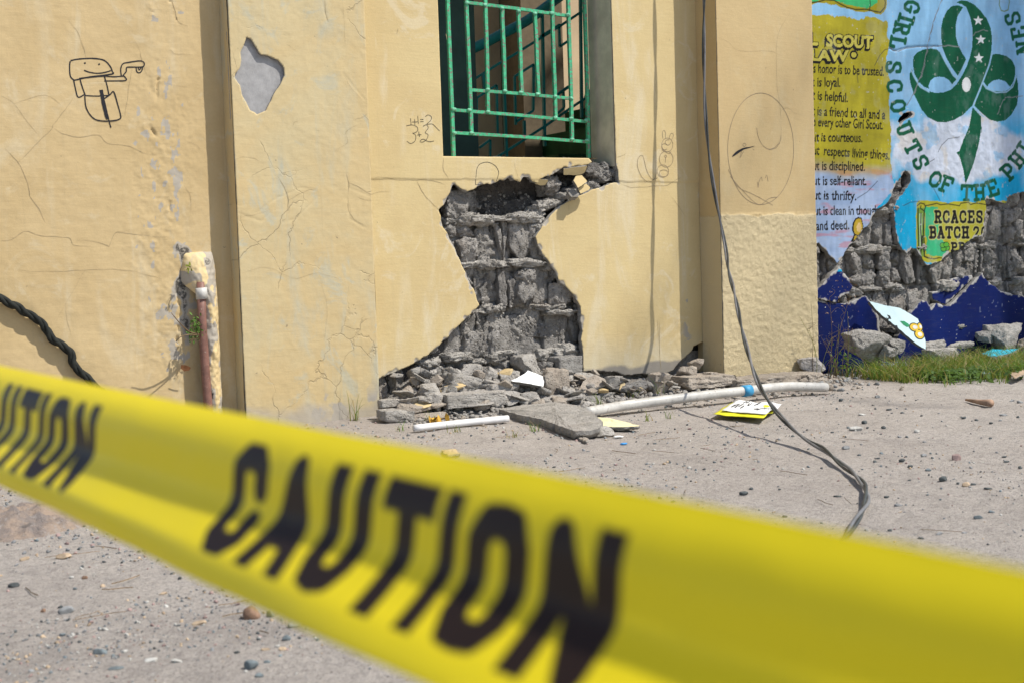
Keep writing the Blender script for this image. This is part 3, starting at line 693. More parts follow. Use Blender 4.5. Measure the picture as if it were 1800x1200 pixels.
lines("hairline_cracks", [(wl(p, YP2), w*s_*.36) for p, w in ck2], YP2, M_crack, pil2, hfun=hP2, wob=.003, taper=True)
ck3 = [([(1200,385),(1215,378),(1240,372),(1258,368)], 1.6), ([(1198,305),(1212,310),(1230,315)], 1.2), ([(1240,95),(1247,60)], 1.)]
# upper mass of the building over the picture's top edge
M_up = plaster("upper_plaster", (.640, .470, .235), (.585, .418, .205), (.66, .56, .36), .35, .5)

# ================================================================ painted mural wall
def srgb(r, g, b):
    f = lambda c: (c/255/12.92 if c/255 <= .04045 else ((c/255+.055)/1.055)**2.4)
    return np.array([f(r), f(g), f(b)])*.86
def mural_mat():
    m = M("mural_paint", .75, .15); c = m.attr('paint')['Color']
    n = m.noise(60, 5, .7); c = m.mix(m.ramp(n, .3, .75, 0, .10), c, m.mix(1.0, c, (.72, .72, .72), 'MULTIPLY'))
    c = m.mix(m.ramp(m.noise(1, 5, .6, src=m.map((10, 10, 60))), .5, .8, 0, .14), c, (.12, .11, .08))
    c = m.mix(m.ramp(m.noise(70, 2, .5), .74, .76), c, (.6, .6, .58))
    m.col(c); m.bump(m.noise(9, 4), .008, .4); m.bump(m.noise(120, 4, .7), .001, .5); m.bump(m.noise(1, 4, .6, src=m.map((14, 14, 80))), .0015, .5)
    return m.m
M_mur = mural_mat()
zA = lambda p: zoom(p, 1400, 0, 4.5)
zB = lambda p: zoom(p, 1400, 220, 4.5)
zC = lambda p: zoom(p, 1400, 440, 4.5)
PM = lambda p: wl(p, YMU)
polys_rgb = []           # (kind, points in wall coords, colour)
GRN = srgb(4, 88, 60)
A1 = [(1270,20),(1300,5),(1350,8),(1410,40),(1460,90),(1505,150),(1535,220),(1547,300),(1542,400),(1525,500),(1490,600),(1450,700),(1395,835),(1370,860),(1320,910),(1250,950),(1180,970),(1110,965),(1040,930),(990,870),(950,790),(920,720),(900,650),(895,590),(915,545),(925,600),(950,650),(990,690),(1040,722),(1100,737),(1160,734),(1220,712),(1265,670),(1310,600),(1345,530),(1370,460),(1388,380),(1392,300),(1390,220),(1375,140),(1345,60),(1310,35),(1270,25)]
A2 = [(1320,60),(1280,42),(1230,50),(1190,90),(1160,150),(1145,220),(1145,300),(1155,380),(1185,460),(1230,540),(1278,605),(1310,550),(1345,475),(1310,420),(1280,360),(1262,290),(1260,200),(1275,130),(1300,90)]
A3 = [(925,450),(950,420),(1000,395),(1060,385),(1110,395),(1140,420),(1165,470),(1200,540),(1240,600),(1265,630),(1230,672),(1205,635),(1170,615),(1130,608),(1090,615),(1060,640),(1045,680),(1050,705),(1010,690),(970,650),(935,590),(922,520)]
A4 = [(1555,430),(1600,430),(1660,445),(1705,480),(1728,530),(1730,590),(1715,650),(1690,690),(1680,680),(1650,645),(1600,630),(1555,640),(1520,670),(1510,690),(1480,650),(1500,600),(1530,520),(1548,440)]
A5 = [(1475,665),(1510,700),(1560,722),(1610,727),(1660,720),(1700,690),(1725,640),(1738,600),(1750,660),(1755,740),(1745,830),(1700,910),(1650,955),(1590,965),(1530,950),(1470,900),(1420,850),(1408,835),(1430,780),(1455,720)]
A6 = zA([(1395,850),(1460,920),(1465,1080)])+zB([(1465,0),(1455,80),(1430,200),(1400,300),(1370,390),(1335,470),(1325,400),(1310,330),(1290,260),(1265,220),(1290,205),(1320,120),(1355,40),(1370,0)])
def star(cx, cy, r): return [(cx+(r if i % 2 == 0 else r*.42)*math.sin(i*math.pi/5), cy-(r if i % 2 == 0 else r*.42)*math.cos(i*math.pi/5)) for i in range(10)]

# text as triangles taken from the built-in font
def text_tris(txt, a, b, hgt, offset=0.0, shear=0.0, fit=True, skewy=None):
    """triangles (in photo-layout units, later laid onto the wall) for a line running from a to b, cap height hgt"""
    cu = bpy.data.curves.new("t", 'FONT'); cu.body = txt; cu.offset = offset; cu.size = 1; cu.resolution_u = 3; cu.shear = shear
    ob = bpy.data.objects.new("t", cu); scene.collection.objects.link(ob); bpy.context.view_layer.update()
    me = ob.to_mesh(); me.calc_loop_triangles()
    v = np.array([q.co[:2] for q in me.vertices]); t = np.array([l.vertices[:] for l in me.loop_triangles])
    ob.to_mesh_clear(); bpy.data.objects.remove(ob); bpy.data.curves.remove(cu)
    x0, x1 = v[:, 0].min(), v[:, 0].max()
    d = np.array(b, float)-np.array(a, float); L = np.hypot(*d); e = d/L; nrm = np.array([e[1], -e[0]])
    s = L/(x1-x0) if fit else hgt/.72
    P = np.array(a)+np.outer((v[:, 0]-x0)*s, e)+np.outer(v[:, 1]/.72*hgt, nrm)
    return P[t]
law = [("'s honor is to be trusted.",(1427,128),(1554,134)),("t is loyal.",(1427,152),(1477,153.5)),("t is helpful.",(1427,175.5),(1490,180)),("t is a friend to all and a",(1427,203),(1556,210)),
 ("o every other Girl Scout.",(1427,222),(1552,228)),("ut is courteous.",(1428,249),(1516,250.5)),("ut  respects living things.",(1429,272),(1563,281)),("ut is disciplined.",(1429,299),(1520,301)),
 ("ut is self-reliant.",(1430,325.5),(1523,326)),("ut is thrifty.",(1430,351),(1505,352.5)),("ut is clean in thought",(1432,378.5),(1549,378)),("and deed.",(1434,405),(1493,403.5))]
def raster(col, X, Z, tris_px, color, dx, dz):
    nx, nz = X.shape; x0, z0 = X[0, 0], Z[0, 0]
    flat = tris_px.reshape(-1, 2); w = np.array([W(x, y, YMU) for x, y in flat]).reshape(-1, 3, 2)
    for T in w:
        i0 = max(0, int((T[:, 0].min()-x0)/dx)); i1 = min(nx, int((T[:, 0].max()-x0)/dx)+2)
        j0 = max(0, int((T[:, 1].min()-z0)/dz)); j1 = min(nz, int((T[:, 1].max()-z0)/dz)+2)
        if i0 >= i1 or j0 >= j1: continue
        x = X[i0:i1, j0:j1]; z = Z[i0:i1, j0:j1]; s = []
        for k_ in range(3):
            a, b = T[k_], T[(k_+1) % 3]; s.append((b[0]-a[0])*(z-a[1])-(b[1]-a[1])*(x-a[0]))
        s = np.array(s); m = (s >= -1e-7).all(0) | (s <= 1e-7).all(0); col[i0:i1, j0:j1][m] = color
def wobf(X, Z, amp, f=30, seed=0): return X+amp*fbm(X*f, Z*f, 0, 3, seed), Z+amp*fbm(X*f+7, Z*f+3, 0, 3, seed+4)
XMU0, XMU1, DXM, DZM = xp2r-.03, 3.9, .0037, .0033
def fillp(col, X, Z, pts, color, amp=0.0, seed=0, alpha=None):
    P = PM(pts); x0, z0 = P.min(0)-.03; x1, z1 = P.max(0)+.03
    i0, i1 = np.searchsorted(X[:, 0], [x0, x1]); j0, j1 = np.searchsorted(Z[0], [z0, z1])
    if i0 >= i1 or j0 >= j1: return
    x = X[i0:i1, j0:j1]; z = Z[i0:i1, j0:j1]
    if amp: x, z = wobf(x, z, amp, 30, seed)
    m = inpoly(x, z, P); col[i0:i1, j0:j1][m] = color
def stroke(col, X, Z, pts, w, color, closed=False):
    P = PM(pts); pad = .03; x0, z0 = P.min(0)-pad; x1, z1 = P.max(0)+pad
    i0, i1 = np.searchsorted(X[:, 0], [x0, x1]); j0, j1 = np.searchsorted(Z[0], [z0, z1])
    if i0 >= i1 or j0 >= j1: return
    x = X[i0:i1, j0:j1]; z = Z[i0:i1, j0:j1]; d = dpoly(x, z, P, closed); w_ = w/330/2
    a = np.clip((w_+.002-d)/.004, 0, 1)[..., None]; c = col[i0:i1, j0:j1]; c[...] = c*(1-a)+np.asarray(color)*a
# slab-serif capitals as strokes on a unit square (x right, y down, cap height 1)
GL = {'G': [[(.9,.25),(.75,.05),(.45,0),(.15,.15),(.02,.5),(.15,.85),(.45,1),(.75,.95),(.85,.8),(.85,.55)], [(.5,.55),(.98,.55)]], 'I': [[(.5,0),(.5,1)], [(.2,0),(.8,0)], [(.2,1),(.8,1)]],
 'R': [[(.18,0),(.18,1)], [(0,0),(.65,0),(.85,.12),(.85,.38),(.65,.5),(.18,.5)], [(.5,.5),(.85,1)], [(0,1),(.36,1)], [(.7,1),(1,1)]], 'L': [[(.2,0),(.2,1)], [(0,0),(.42,0)], [(0,1),(.85,1),(.88,.72)]],
 'S': [[(.88,.28),(.85,.06),(.5,0),(.15,.08),(.1,.3),(.3,.46),(.7,.55),(.9,.72),(.82,.94),(.5,1),(.12,.92),(.08,.7)]], 'C': [[(.9,.3),(.85,.08),(.5,0),(.18,.1),(.04,.5),(.18,.9),(.5,1),(.85,.92),(.92,.72)]],
 'O': [[(.5,0),(.82,.12),(.96,.5),(.82,.88),(.5,1),(.18,.88),(.04,.5),(.18,.12),(.5,0)]], 'U': [[(.18,0),(.18,.7),(.3,.94),(.5,1),(.7,.94),(.82,.7),(.82,0)], [(0,0),(.36,0)], [(.64,0),(1,0)]],
 'T': [[(.5,0),(.5,1)], [(.02,.22),(.02,0),(.98,0),(.98,.22)], [(.3,1),(.7,1)]], 'F': [[(.2,0),(.2,1)], [(0,0),(.9,0),(.92,.25)], [(.2,.48),(.65,.48)], [(0,1),(.42,1)]], 'H': [[(.18,0),(.18,1)], [(.82,0),(.82,1)], [(.18,.5),(.82,.5)], [(0,0),(.36,0)], [(.64,0),(1,0)], [(0,1),(.36,1)], [(.64,1),(1,1)]],
 'E': [[(.2,0),(.2,1)], [(0,0),(.86,0),(.88,.25)], [(.2,.5),(.62,.5)], [(0,1),(.88,1),(.92,.74)]], 'P': [[(.2,0),(.2,1)], [(0,0),(.68,0),(.88,.14),(.88,.42),(.68,.55),(.2,.55)], [(0,1),(.42,1)]], 'A': [[(.1,1),(.5,0),(.9,1)], [(.25,.65),(.75,.65)], [(0,1),(.28,1)], [(.72,1),(1,1)], [(.3,0),(.55,0)]],
 'B': [[(.2,0),(.2,1)], [(0,0),(.68,0),(.84,.12),(.84,.36),(.66,.48),(.2,.48)], [(.66,.48),(.88,.6),(.88,.88),(.68,1),(0,1)]], 'N': [[(.15,1),(.15,0),(.85,1),(.85,0)], [(0,0),(.2,0)], [(.7,0),(1,0)], [(0,1),(.32,1)]],
 '2': [[(.1,.25),(.25,.04),(.5,0),(.8,.08),(.85,.32),(.6,.6),(.1,.98),(.9,1),(.92,.85)]], '0': [[(.5,0),(.8,.12),(.9,.5),(.8,.88),(.5,1),(.2,.88),(.1,.5),(.2,.12),(.5,0)]]}
def glyph(col, X, Z, ch, cx, cy, ang, h, w, th, color):
    a = math.radians(ang); e = (math.cos(a), math.sin(a)); n = (-math.sin(a), math.cos(a))
    for st in GL[ch]:
        stroke(col, X, Z, [(cx+(u-.5)*w*e[0]+(v-.5)*h*n[0], cy+(u-.5)*w*e[1]+(v-.5)*h*n[1]) for u, v in st], th, color)
arc = [('G',1603,13,104),('I',1593,34,106),('R',1585,51,103),('L',1578,76,100),('S',1571,119,92),('C',1573,152,84),('O',1579,187,76),('U',1590,228,68),('T',1604,260,62),('S',1618,286,62),
       ('O',1644,316,25),('F',1664,325,20),('T',1699,340,3),('H',1722,339,-3),('E',1745,331,-18),('P',1773,302,-42),('H',1788,281,-50),('I',1801,262,-55),('S',1780,33,-108),('E',1791,58,-100),('N',1800,84,-96)]
def paint_mural(X, Z):
    rn_ = random.Random(6)
    col = np.zeros(X.shape+(3,)); zt, zm, zl = W(1650, 0)[1], W(1650, 200)[1], W(1650, 330)[1]
    sky1, cyan, white = srgb(138, 188, 226), srgb(20, 168, 216), srgb(208, 214, 228)
    f = smooth(W(1650, 250)[1], W(1650, 170)[1], Z)
    col[:] = cyan; col += f[..., None]*(sky1-cyan)
    a = fbm(X*5, Z*5, 0, 5, 71); col += (smooth(.0, .45, a)*.35)[..., None]*(srgb(170, 200, 230)-col)
    # whitish peeled band across the middle
    c0 = np.array(W(1690, 262)); d = np.hypot((X-c0[0])/.62, (Z-c0[1])/.20)+.35*fbm(X*9, Z*7, 0, 4, 72)
    m = smooth(1.05, .80, d)*.95; tint = fbm(X*16, Z*12, 0, 4, 73)[..., None]
    col += m[..., None]*(white*(1+.12*tint)-col); w2 = smooth(.1, .35, fbm(X*12, Z*9, 0, 4, 75))*m
    col += (w2*.6)[..., None]*(srgb(215, 205, 190)-col)
    bl = smooth(.15, .3, fbm(X*15, Z*15, 0, 4, 76))*m; col += (bl*.55)[..., None]*(srgb(110, 180, 225)-col)
    # left scroll
    olive, olive2 = srgb(170, 160, 42), srgb(158, 146, 30)
    px = zA([(100,130),(250,120),(300,140),(380,120),(430,150),(500,155),(530,165),(545,140),(600,145),(640,140),(690,165),(718,180),(722,300),(735,330),(715,460),(740,700),(735,900),(745,1000)])+zB([(748,60),(750,180),(740,300),(760,380),(780,500),(720,560),(640,660),(480,960),(380,1100),(100,1100)])
    P = PM(px); x, z = wobf(X, Z, .012, 35, 3); ins = inpoly(x, z, P)
    zz_ = Z-.03*X; zbr = W(1490, 285)[1]
    base = olive+(fbm(X*6, Z*14, 0, 4, 77)[..., None]*.25*olive)
    lav = srgb(160, 182, 216)+fbm(X*7, Z*25, 0, 4, 78)[..., None]*.10
    g = smooth(zbr+.03, zbr-.10, Z+.05*fbm(X*6, Z*12, 0, 3, 79))
    pink = smooth(.12, .35, fbm(X*8, Z*35, 0, 4, 80)); lav = lav+(pink*.6)[..., None]*(srgb(190, 120, 130)-lav)
    trans = np.exp(-((g-.5)/.28)**2)*.5
    sc = base*(1-g[..., None])+lav*g[..., None]; sc += trans[..., None]*(srgb(190, 140, 60)-sc)
    col[ins] = sc[ins]
    # green rolled top of the scroll
    fillp(col, X, Z, zA([(0,-60),(720,-60),(715,40),(700,90),(660,120),(600,95),(480,90),(400,70),(300,40),(200,20),(100,40)]), olive2, .008, 5)
    fillp(col, X, Z, zA([(0,-60),(640,-60),(640,30),(560,70),(480,60),(400,40),(320,10),(220,-10),(100,15)]), srgb(60, 175, 110), .01, 6)
    stroke(col, X, Z, zA([(100,25),(180,15),(230,0),(300,5),(340,30),(400,60),(470,78),(560,75),(580,85)]), 2, srgb(20, 25, 15))
    stroke(col, X, Z, zA([(580,-40),(585,40),(578,80),(620,92),(665,100),(700,60),(705,20),(690,-30)]), 2, srgb(20, 25, 15))
    DX, DZ = X[1, 0]-X[0, 0], Z[0, 1]-Z[0, 0]; BLK = srgb(22, 22, 24)
    for t_, a_, b_, h_ in (("SCOUT", (1452, 81), (1534, 85), 21), ("LAW", (1425, 106), (1492, 108), 19), ("L", (1421, 79), (1438, 79), 21)):
        for o_, c_, sh in ((.105, BLK, 2.8), (.105, BLK, 0), (.045, srgb(196, 186, 84), 0)):
            e_ = 1.5 if c_ is BLK else 0; T = text_tris(t_, (a_[0]-e_, a_[1]+e_*.3), (b_[0]+e_, b_[1]+e_*.3), h_, o_); T = T+np.array([-sh*.8, sh]); raster(col, X, Z, T, c_, DX, DZ)
    for o_, c_ in ((7.5, BLK), (4.6, srgb(186, 176, 70))): fillp(col, X, Z, ell(1501, 97, o_, o_*1.1), c_)
    for t_, a_, b_ in law: raster(col, X, Z, text_tris(t_, a_, b_, 17, .020), BLK, DX, DZ)
    # yellow baton figure at the torn edge
    fillp(col, X, Z, zB([(465,740),(490,728),(515,735),(530,800),(520,850),(490,880),(480,930),(445,940),(430,920),(455,870),(438,830),(445,780)]), BLK, 0)
    fillp(col, X, Z, zB([(472,748),(495,738),(510,745),(524,800),(514,850),(490,872),(462,862),(452,830),(455,785)]), srgb(190, 160, 50))
    fillp(col, X, Z, zB([(492,770),(506,775),(514,815),(500,850),(480,840),(474,805)]), srgb(222, 190, 130)); fillp(col, X, Z, zB([(462,875),(486,880),(478,918),(450,915)]), srgb(190, 160, 50))
    # emblem
    for pts in (A2, A3, A4, A5): fillp(col, X, Z, zA(pts), GRN)
    fillp(col, X, Z, zA(A1), GRN); fillp(col, X, Z, A6, GRN)
    for ln in ([(1278,605),(1265,640),(1220,690)], [(1345,475),(1310,550),(1275,612)], [(1545,420),(1520,520),(1470,660),(1400,830)], [(1140,420),(1180,500),(1240,600),(1270,625)],
               [(905,545),(930,610),(980,690),(1050,730)], [(1470,655),(1500,700),(1580,735),(1660,730),(1710,690),(1738,610)], [(1400,840),(1440,890),(1480,925)]):
        stroke(col, X, Z, zA(ln), 2.4, srgb(150, 190, 215))
    for s in ((1438, 165), (1458, 315), (1443, 462)): fillp(col, X, Z, zA(star(*s, 42)), srgb(225, 230, 232))
    fillp(col, X, Z, zA(ell(1345, 672, 36, 58)), srgb(222, 226, 226))
    for ch, cx_, cy_, an in arc: glyph(col, X, Z, ch, cx_, cy_, an, 25, 19, 6.8, GRN)
    stroke(col, X, Z, zA([(1610,-20),(1605,40),(1620,85),(1645,92),(1675,80),(1685,20),(1680,-30)]), 2, srgb(110, 130, 60))
    # batch scroll
    fillp(col, X, Z, zB([(948,620),(965,600),(1080,600),(1200,615),(1300,600),(1400,612),(1500,598),(1680,600),(1680,640),(1510,650),(1480,900),(1380,900),(1290,1000),(1200,1030),(1180,1100),(1030,1085),(960,1060),(945,900)]), srgb(176, 170, 50), .006, 8)
    fillp(col, X, Z, zB([(1020,650),(1120,640),(1150,760),(1140,900),(1220,960),(1170,1035),(1100,1040),(1025,1030)]), srgb(60, 180, 125), .014, 9)
    fillp(col, X, Z, zB([(955,660),(1010,655),(1015,700),(1008,1040),(975,1050),(955,900)]), srgb(120, 150, 60)); fillp(col, X, Z, zB([(970,700),(995,700),(990,980),(975,1000)]), srgb(170, 200, 150))
    for ln, w in (([(955,640),(980,618),(1010,625),(1022,650),(1010,680),(980,660),(985,640)], 2), ([(962,660),(960,760),(968,900),(965,1040),(990,1052)], 2.6), ([(1012,680),(1005,800),(1010,940),(1012,1040),(1040,1052)], 2.8), ([(985,700),(982,830),(990,960),(982,1030)], 2.6), ([(995,880),(992,960)], 3.5),
                  ([(1020,640),(1080,628),(1110,620),(1140,632),(1200,625),(1290,640),(1300,620),(1360,612),(1375,630),(1420,618),(1500,630)], 1.8), ([(1040,1052),(1090,1060),(1130,1050),(1170,1058),(1200,1030)], 1.8)):
        stroke(col, X, Z, zB(ln), w, BLK)
    CR = srgb(196, 190, 110)
    def word(s, x0, x1, yt, yb, th):
        n = len(s); w = (x1-x0)/n
        for pas, (t2, c2) in enumerate(((th+3.2, CR), (th, BLK))):
            for i, ch in enumerate(s):
                if ch != ' ': glyph(col, X, Z, ch, x0+w*(i+.5), (yt+yb)/2, 0, (yb-yt)-th*.8, w*.74, t2, c2)
    word("RCACES", 1642, 1729, 370, 393, 5.2); word("BATCH", 1633, 1704, 398, 420, 5.2); word("20", 1709, 1737, 398, 420, 4.6); word("PR", 1671, 1697, 426, 443, 4.6)
    for k_ in range(4):
        a = k_*math.pi/2+.6; fillp(col, X, Z, ell(1661+4.5*math.cos(a), 434+4.5*math.sin(a), 5.2, 5.2), BLK)
        fillp(col, X, Z, ell(1661+4.5*math.cos(a), 434+4.5*math.sin(a), 4.2, 4.2), srgb(90, 170, 60))
    # scratches showing pale undercoat along cracks
    for ln, w in ((zA([(1160,-10),(1130,70),(1100,140),(1080,200),(1060,280),(1040,370),(1020,480),(990,600),(950,700),(910,790),(870,850)]), 2.2), (zA([(740,385),(780,405),(830,400),(880,378),(960,370),(1040,375),(1120,368),(1200,362),(1340,378)]), 1.8),
                  (zA([(1790,765),(1700,770),(1650,775),(1630,810),(1600,890),(1590,905)]), 1.4), (zA([(1390,285),(1420,260),(1480,240),(1530,245)]), 1.2)):
        jl = [(x+rn_.uniform(-1.2, 1.2), y+rn_.uniform(-1.2, 1.2)) for a_, b_ in zip(ln, ln[1:]) for x, y in [(a_[0]+(b_[0]-a_[0])*q/3, a_[1]+(b_[1]-a_[1])*q/3) for q in range(3)]]; stroke(col, X, Z, jl, w*.8, srgb(180, 185, 190)); stroke(col, X, Z, jl, w*.45, srgb(60, 60, 60))
    for ln in (zB([(480,580),(560,530),(640,445)]), zB([(1040,300),(1090,270)]), zB([(1120,215),(1150,160),(1200,110),(1290,95)]), zB([(845,640),(900,612),(970,605)]), zB([(1085,505),(1110,550),(1135,598)]), zA([(480,600),(488,655)]), zA([(620,520),(660,440),(700,395),(740,385)])):
        stroke(col, X, Z, ln, 1.1, srgb(50, 50, 60))
    # rubbed and faded paint
    fd = smooth(.18, .42, fbm(X*13, Z*9, 0, 5, 95))*.10; col += fd[..., None]*(srgb(190, 200, 205)-col); sc_ = smooth(.56, .64, fbm(X*60, Z*45, 0, 3, 96))*.6; col += sc_[..., None]*(srgb(185, 185, 180)-col); col *= (1+.16*fbm(X*50, Z*14, 0, 3, 97))[..., None]
    # navy skirting band
    zn = W(1650, 480)[1]; nv = srgb(5, 28, 92)*(1+.4*fbm(X*9, Z*2, 0, 4, 90))[..., None]+.002*fbm(X*30, Z*20, 0, 3, 91)[..., None]
    fl_ = smooth(.60, .68, fbm(X*55, Z*45, 0, 3, 99))*.55; nv = nv+fl_[..., None]*(srgb(150, 160, 185)-nv); mk = Z < zn+.03; col[mk] = nv[mk]
    de = np.minimum.reduce([dpoly(X, Z, PM(e)) for e in (up_edge[1:-1], hole2, lowA, lowB, lowC, lowD)])+.028*fbm(X*32, Z*32, 0, 3, 98)+.002
    ch_ = smooth(.007, .002, de)[..., None]; col = col*(1-ch_)+np.array([.42, .40, .38])*ch_
    return np.clip(col, .002, 1)
up_edge = [(1400,-900),(1400,428),(1434,428),(1439,428),(1452,439),(1460,450),(1471,464),(1480,453),(1492,434),(1509,415),(1518,402),(1524,398),(1533,382),(1544,367),(1555,362),(1562,354),(1566,346),(1568,336),(1574,324),(1582,312),(1590,300),(1599,307),(1601,318),(1594,330),(1586,343),(1575,352),(1571,364),(1573,387),(1575,411),(1578,427),(1587,440),(1595,446),(1602,437),(1611,438),(1619,452),(1629,467),(1640,464),(1655,458),(1662,450),(1672,443),(1684,440),(1695,429),(1711,418),(1727,415),(1731,404),(1729,389),(1733,373),(1733,362),(1731,353),(1734,350),(1744,351),(1755,356),(1769,357),(1771,349),(1775,344),(1787,340),(1800,337),(1830,332),(1870,345),(1920,340),(1990,350),(1990,-900)]
hole2 = zoom([(800,960),(822,925),(850,895),(900,888),(920,905),(900,930),(870,945),(845,965),(820,985)], 1400, 0, 4.5)
lowA = [(1400,520),(1437,507),(1453,489),(1471,469),(1482,482),(1489,491),(1496,504),(1489,516),(1478,520),(1469,528),(1469,533),(1452,529),(1438,525),(1400,520)]
lowB = [(1400,522),(1437,527),(1452,531),(1467,534.5),(1493,531),(1520,520),(1528,529),(1536,547),(1542,555),(1548,600),(1552,700),(1400,700)]
lowD = [(1575,700),(1578,590),(1590,555),(1600,549),(1619,529),(1625,529),(1631,533),(1636,542),(1641,535),(1645,532),(1656,538),(1666,538.5),(1680,526),(1697,509),(1716,489),(1726,480),(1729,489),(1744,502),(1760,513),(1775,516),(1789,520),(1800,523),(1840,520),(1900,530),(1990,525),(1990,700)]
lowC = [(1640,514),(1658,508),(1672,504),(1672,491),(1691,487),(1711,484),(1712,489),(1694,507),(1677,524),(1664,535.5),(1657,535.5),(1650,530),(1642,527)]
wallU = empty("wall", (xp2r, 0, 0), "blue mural wall with green trefoil emblem and scout law, plaster fallen from its foot", "wall")
jU = jag(PM(up_edge), .008, .0055, 11); jH = jag(PM(hole2), .01, .003, 12)
def mkin(polys, holes=()):
    def f(x, z):
        r = np.zeros(x.shape, bool)
        for p in polys: r |= inpoly(x, z, p)
        for p in holes: r &= ~inpoly(x, z, p)
        return r
    return f
ckU = [PM(zA([(1160,-10),(1130,70),(1100,140),(1080,200),(1060,280),(1040,370),(1020,480),(990,600),(950,700),(910,790),(870,850)])), PM(zA([(740,385),(780,405),(880,378),(960,370),(1120,368)]))]
def hU(X, Z):
    h = .0025*fbm(X*4, Z*4, 0, 4, 84); c0 = np.array(W(1690, 262)); d = np.hypot((X-c0[0])/.60, (Z-c0[1])/.17)
    m = smooth(1.1, .8, d); r = 1-np.abs(fbm(X*11, Z*11, 0, 4, 85))*4
    h = h+m*(.0022*np.clip(r, 0, 1)+.0022*fbm(X*30, Z*30, 0, 3, 86))
    for c in ckU: h = h-.006*np.exp(-(dpoly(X, Z, c)/.006)**2)
    dd = dpoly(X, Z, jU, True); h = h+.004*np.exp(-(dd/.03)**2)*fbm(X*12, Z*12, 0, 2, 5)
    return h, X*0
sheet("mural_panel", XMU0, XMU1, W(1650, 480)[1], ZTOP, YMU, DXM, DZM, [M_mur, M_rim], wallU, hU, mkin([jU], [jH]), [jU, jH], .030, paint_mural)
def lowsheet(pts, Y, seed, thick=.028):
    P = jag(PM(pts), .008, .0062, seed); x0, z0 = P.min(0); x1, z1 = P.max(0)
    sheet("skirting_panel", max(x0, XMU0), min(x1, XMU1), max(-.06, z0), z1, Y, .006, .005, [M_mur, M_rim], wallU, lambda X, Z: (.002*fbm(X*6, Z*6, 0, 3, seed), X*0), mkin([P]), [P], thick, paint_mural)
lowsheet(lowA, -.012, 21); lowsheet(lowB, -.004, 22); lowsheet(lowD, -.004, 23); lowsheet(lowC, .010, 24)
backing("cavity_back", XMU0, XMU1, -.05, .95, .075, wallU, M_con, 41, .034)
box("wall_core", XMU0, XMU1, .135, .2, -.05, ZTOP-.01, M_cavshade, wallU)
openU = np.vstack([PM(up_edge[1:-1])[::-1], PM([(1400,640),(1990,640)])])
csU = [W(1620, y)[1] for y in (660, 578, 505, 437, 367, 300)]
def skipU(x, z, ci): return False
blockwall(wallU, openU, XMU0, 3.75, csU, 23, skipU, .022)

crumbs(wallU, openU, XMU0, 3.7, .05, .9, .026, .060, 8000, 72, [M_con, M_con2, M_cond])
# upper storeys and the rest of the building, so the place goes on outside the frame
ub = empty("building", (0, .3, ZTOP), "yellow building rising above the damaged ground floor walls", "building")
box("upper_wall", xL, xw0, -.0, .2, ZTOP, 3.5, M_up, ub); box("upper_wall", xw0, XMU1, 0, .2, ZTOP, 3.5, M_up, ub)
box("parapet_cap", xL-.05, XMU1+.05, -.08, .28, 3.5, 3.58, m_j, ub)

# ================================================================ window grille and stairwell
M_gr = simple("green_grille_paint", (.055, .40, .20), .45, .45, .25, 40, .0006, (.20, .16, .14), .66)
M_teal = simple("teal_rail_paint", (.004, .20, .19), .5, .4, .2, 12, 0, (.05, .04, .03), .74)
YG = .125
gr = empty("window_grille", (xw0, YG, wz), "green welded window grille of square bars, bent at its lower right", "window grille")
z4 = lambda u, v: (750+u/4, v/4)
def wp(px, Y): x, z = W(px[0], px[1], Y); return (x, Y, z)
def extend(a, b, ztop):                       # carry a bar up past the frame edge
    a, b = np.array(a), np.array(b); t = (ztop-b[2])/(a[2]-b[2]); return tuple(b+(a-b)*t)
vb = [((148,0),(188,1100),2.27), ((278,0),(315,940),2.15), ((412,0),(432,790),2.0), ((530,60),(550,640),None), ((645,80),(668,655),None), ((760,90),(785,665),None), ((880,0),(905,825),2.0), ((995,0),(1022,985),2.15), ((1110,0),(1140,1138),2.27)]
for i, (a, b, zt) in enumerate(vb):
    A, B = wp(z4(*a), YG), wp(z4(*b), YG)
    if zt: A = extend(A, B, zt)
    n_ = 7; pts = [np.array(A)+(np.array(B)-np.array(A))*t+np.array([.0010*math.sin(t*9+i), 0, 0]) for t in np.linspace(0, 1, n_)]
    tube("bar", pts, .0105, M_gr, 4, gr, square=True)
hb = [((285,20),(1000,115)), ((315,635),(1018,695)), ((190,775),(1130,858)), ((195,935),(1135,1000))]
for a, b in hb: tube("bar", [wp(z4(*a), YG+.001), wp(z4((a[0]+b[0])/2, (a[1]+b[1])/2-4), YG+.001), wp(z4(*b), YG+.001)], .0095, M_gr, 4, gr, square=True)
for zt_, k0, k1 in ((2.0, 1, 7), (2.15, 0, 8), (1.86, 1, 7)):
    pass
M_weld = simple("weld_bead", (.16, .46, .30), .6, .4, .3, 90, .001)
jn = [(285,22),(412,36),(530,60),(645,80),(760,96),(880,92),(993,105),(432,632),(550,642),(662,652),(782,662),(905,680),(1018,692),(300,775),(432,788),(905,828),(1016,835),(1122,848),(192,770),(316,938),(196,938),(1022,980),(1130,988)]
for i, j in enumerate(jn): rock("weld", np.array(wp(z4(*j), YG-.008)), (.022, .014, .014), i, M_weld, gr, rnd=1, cuts=2, amp=.1, n=3)
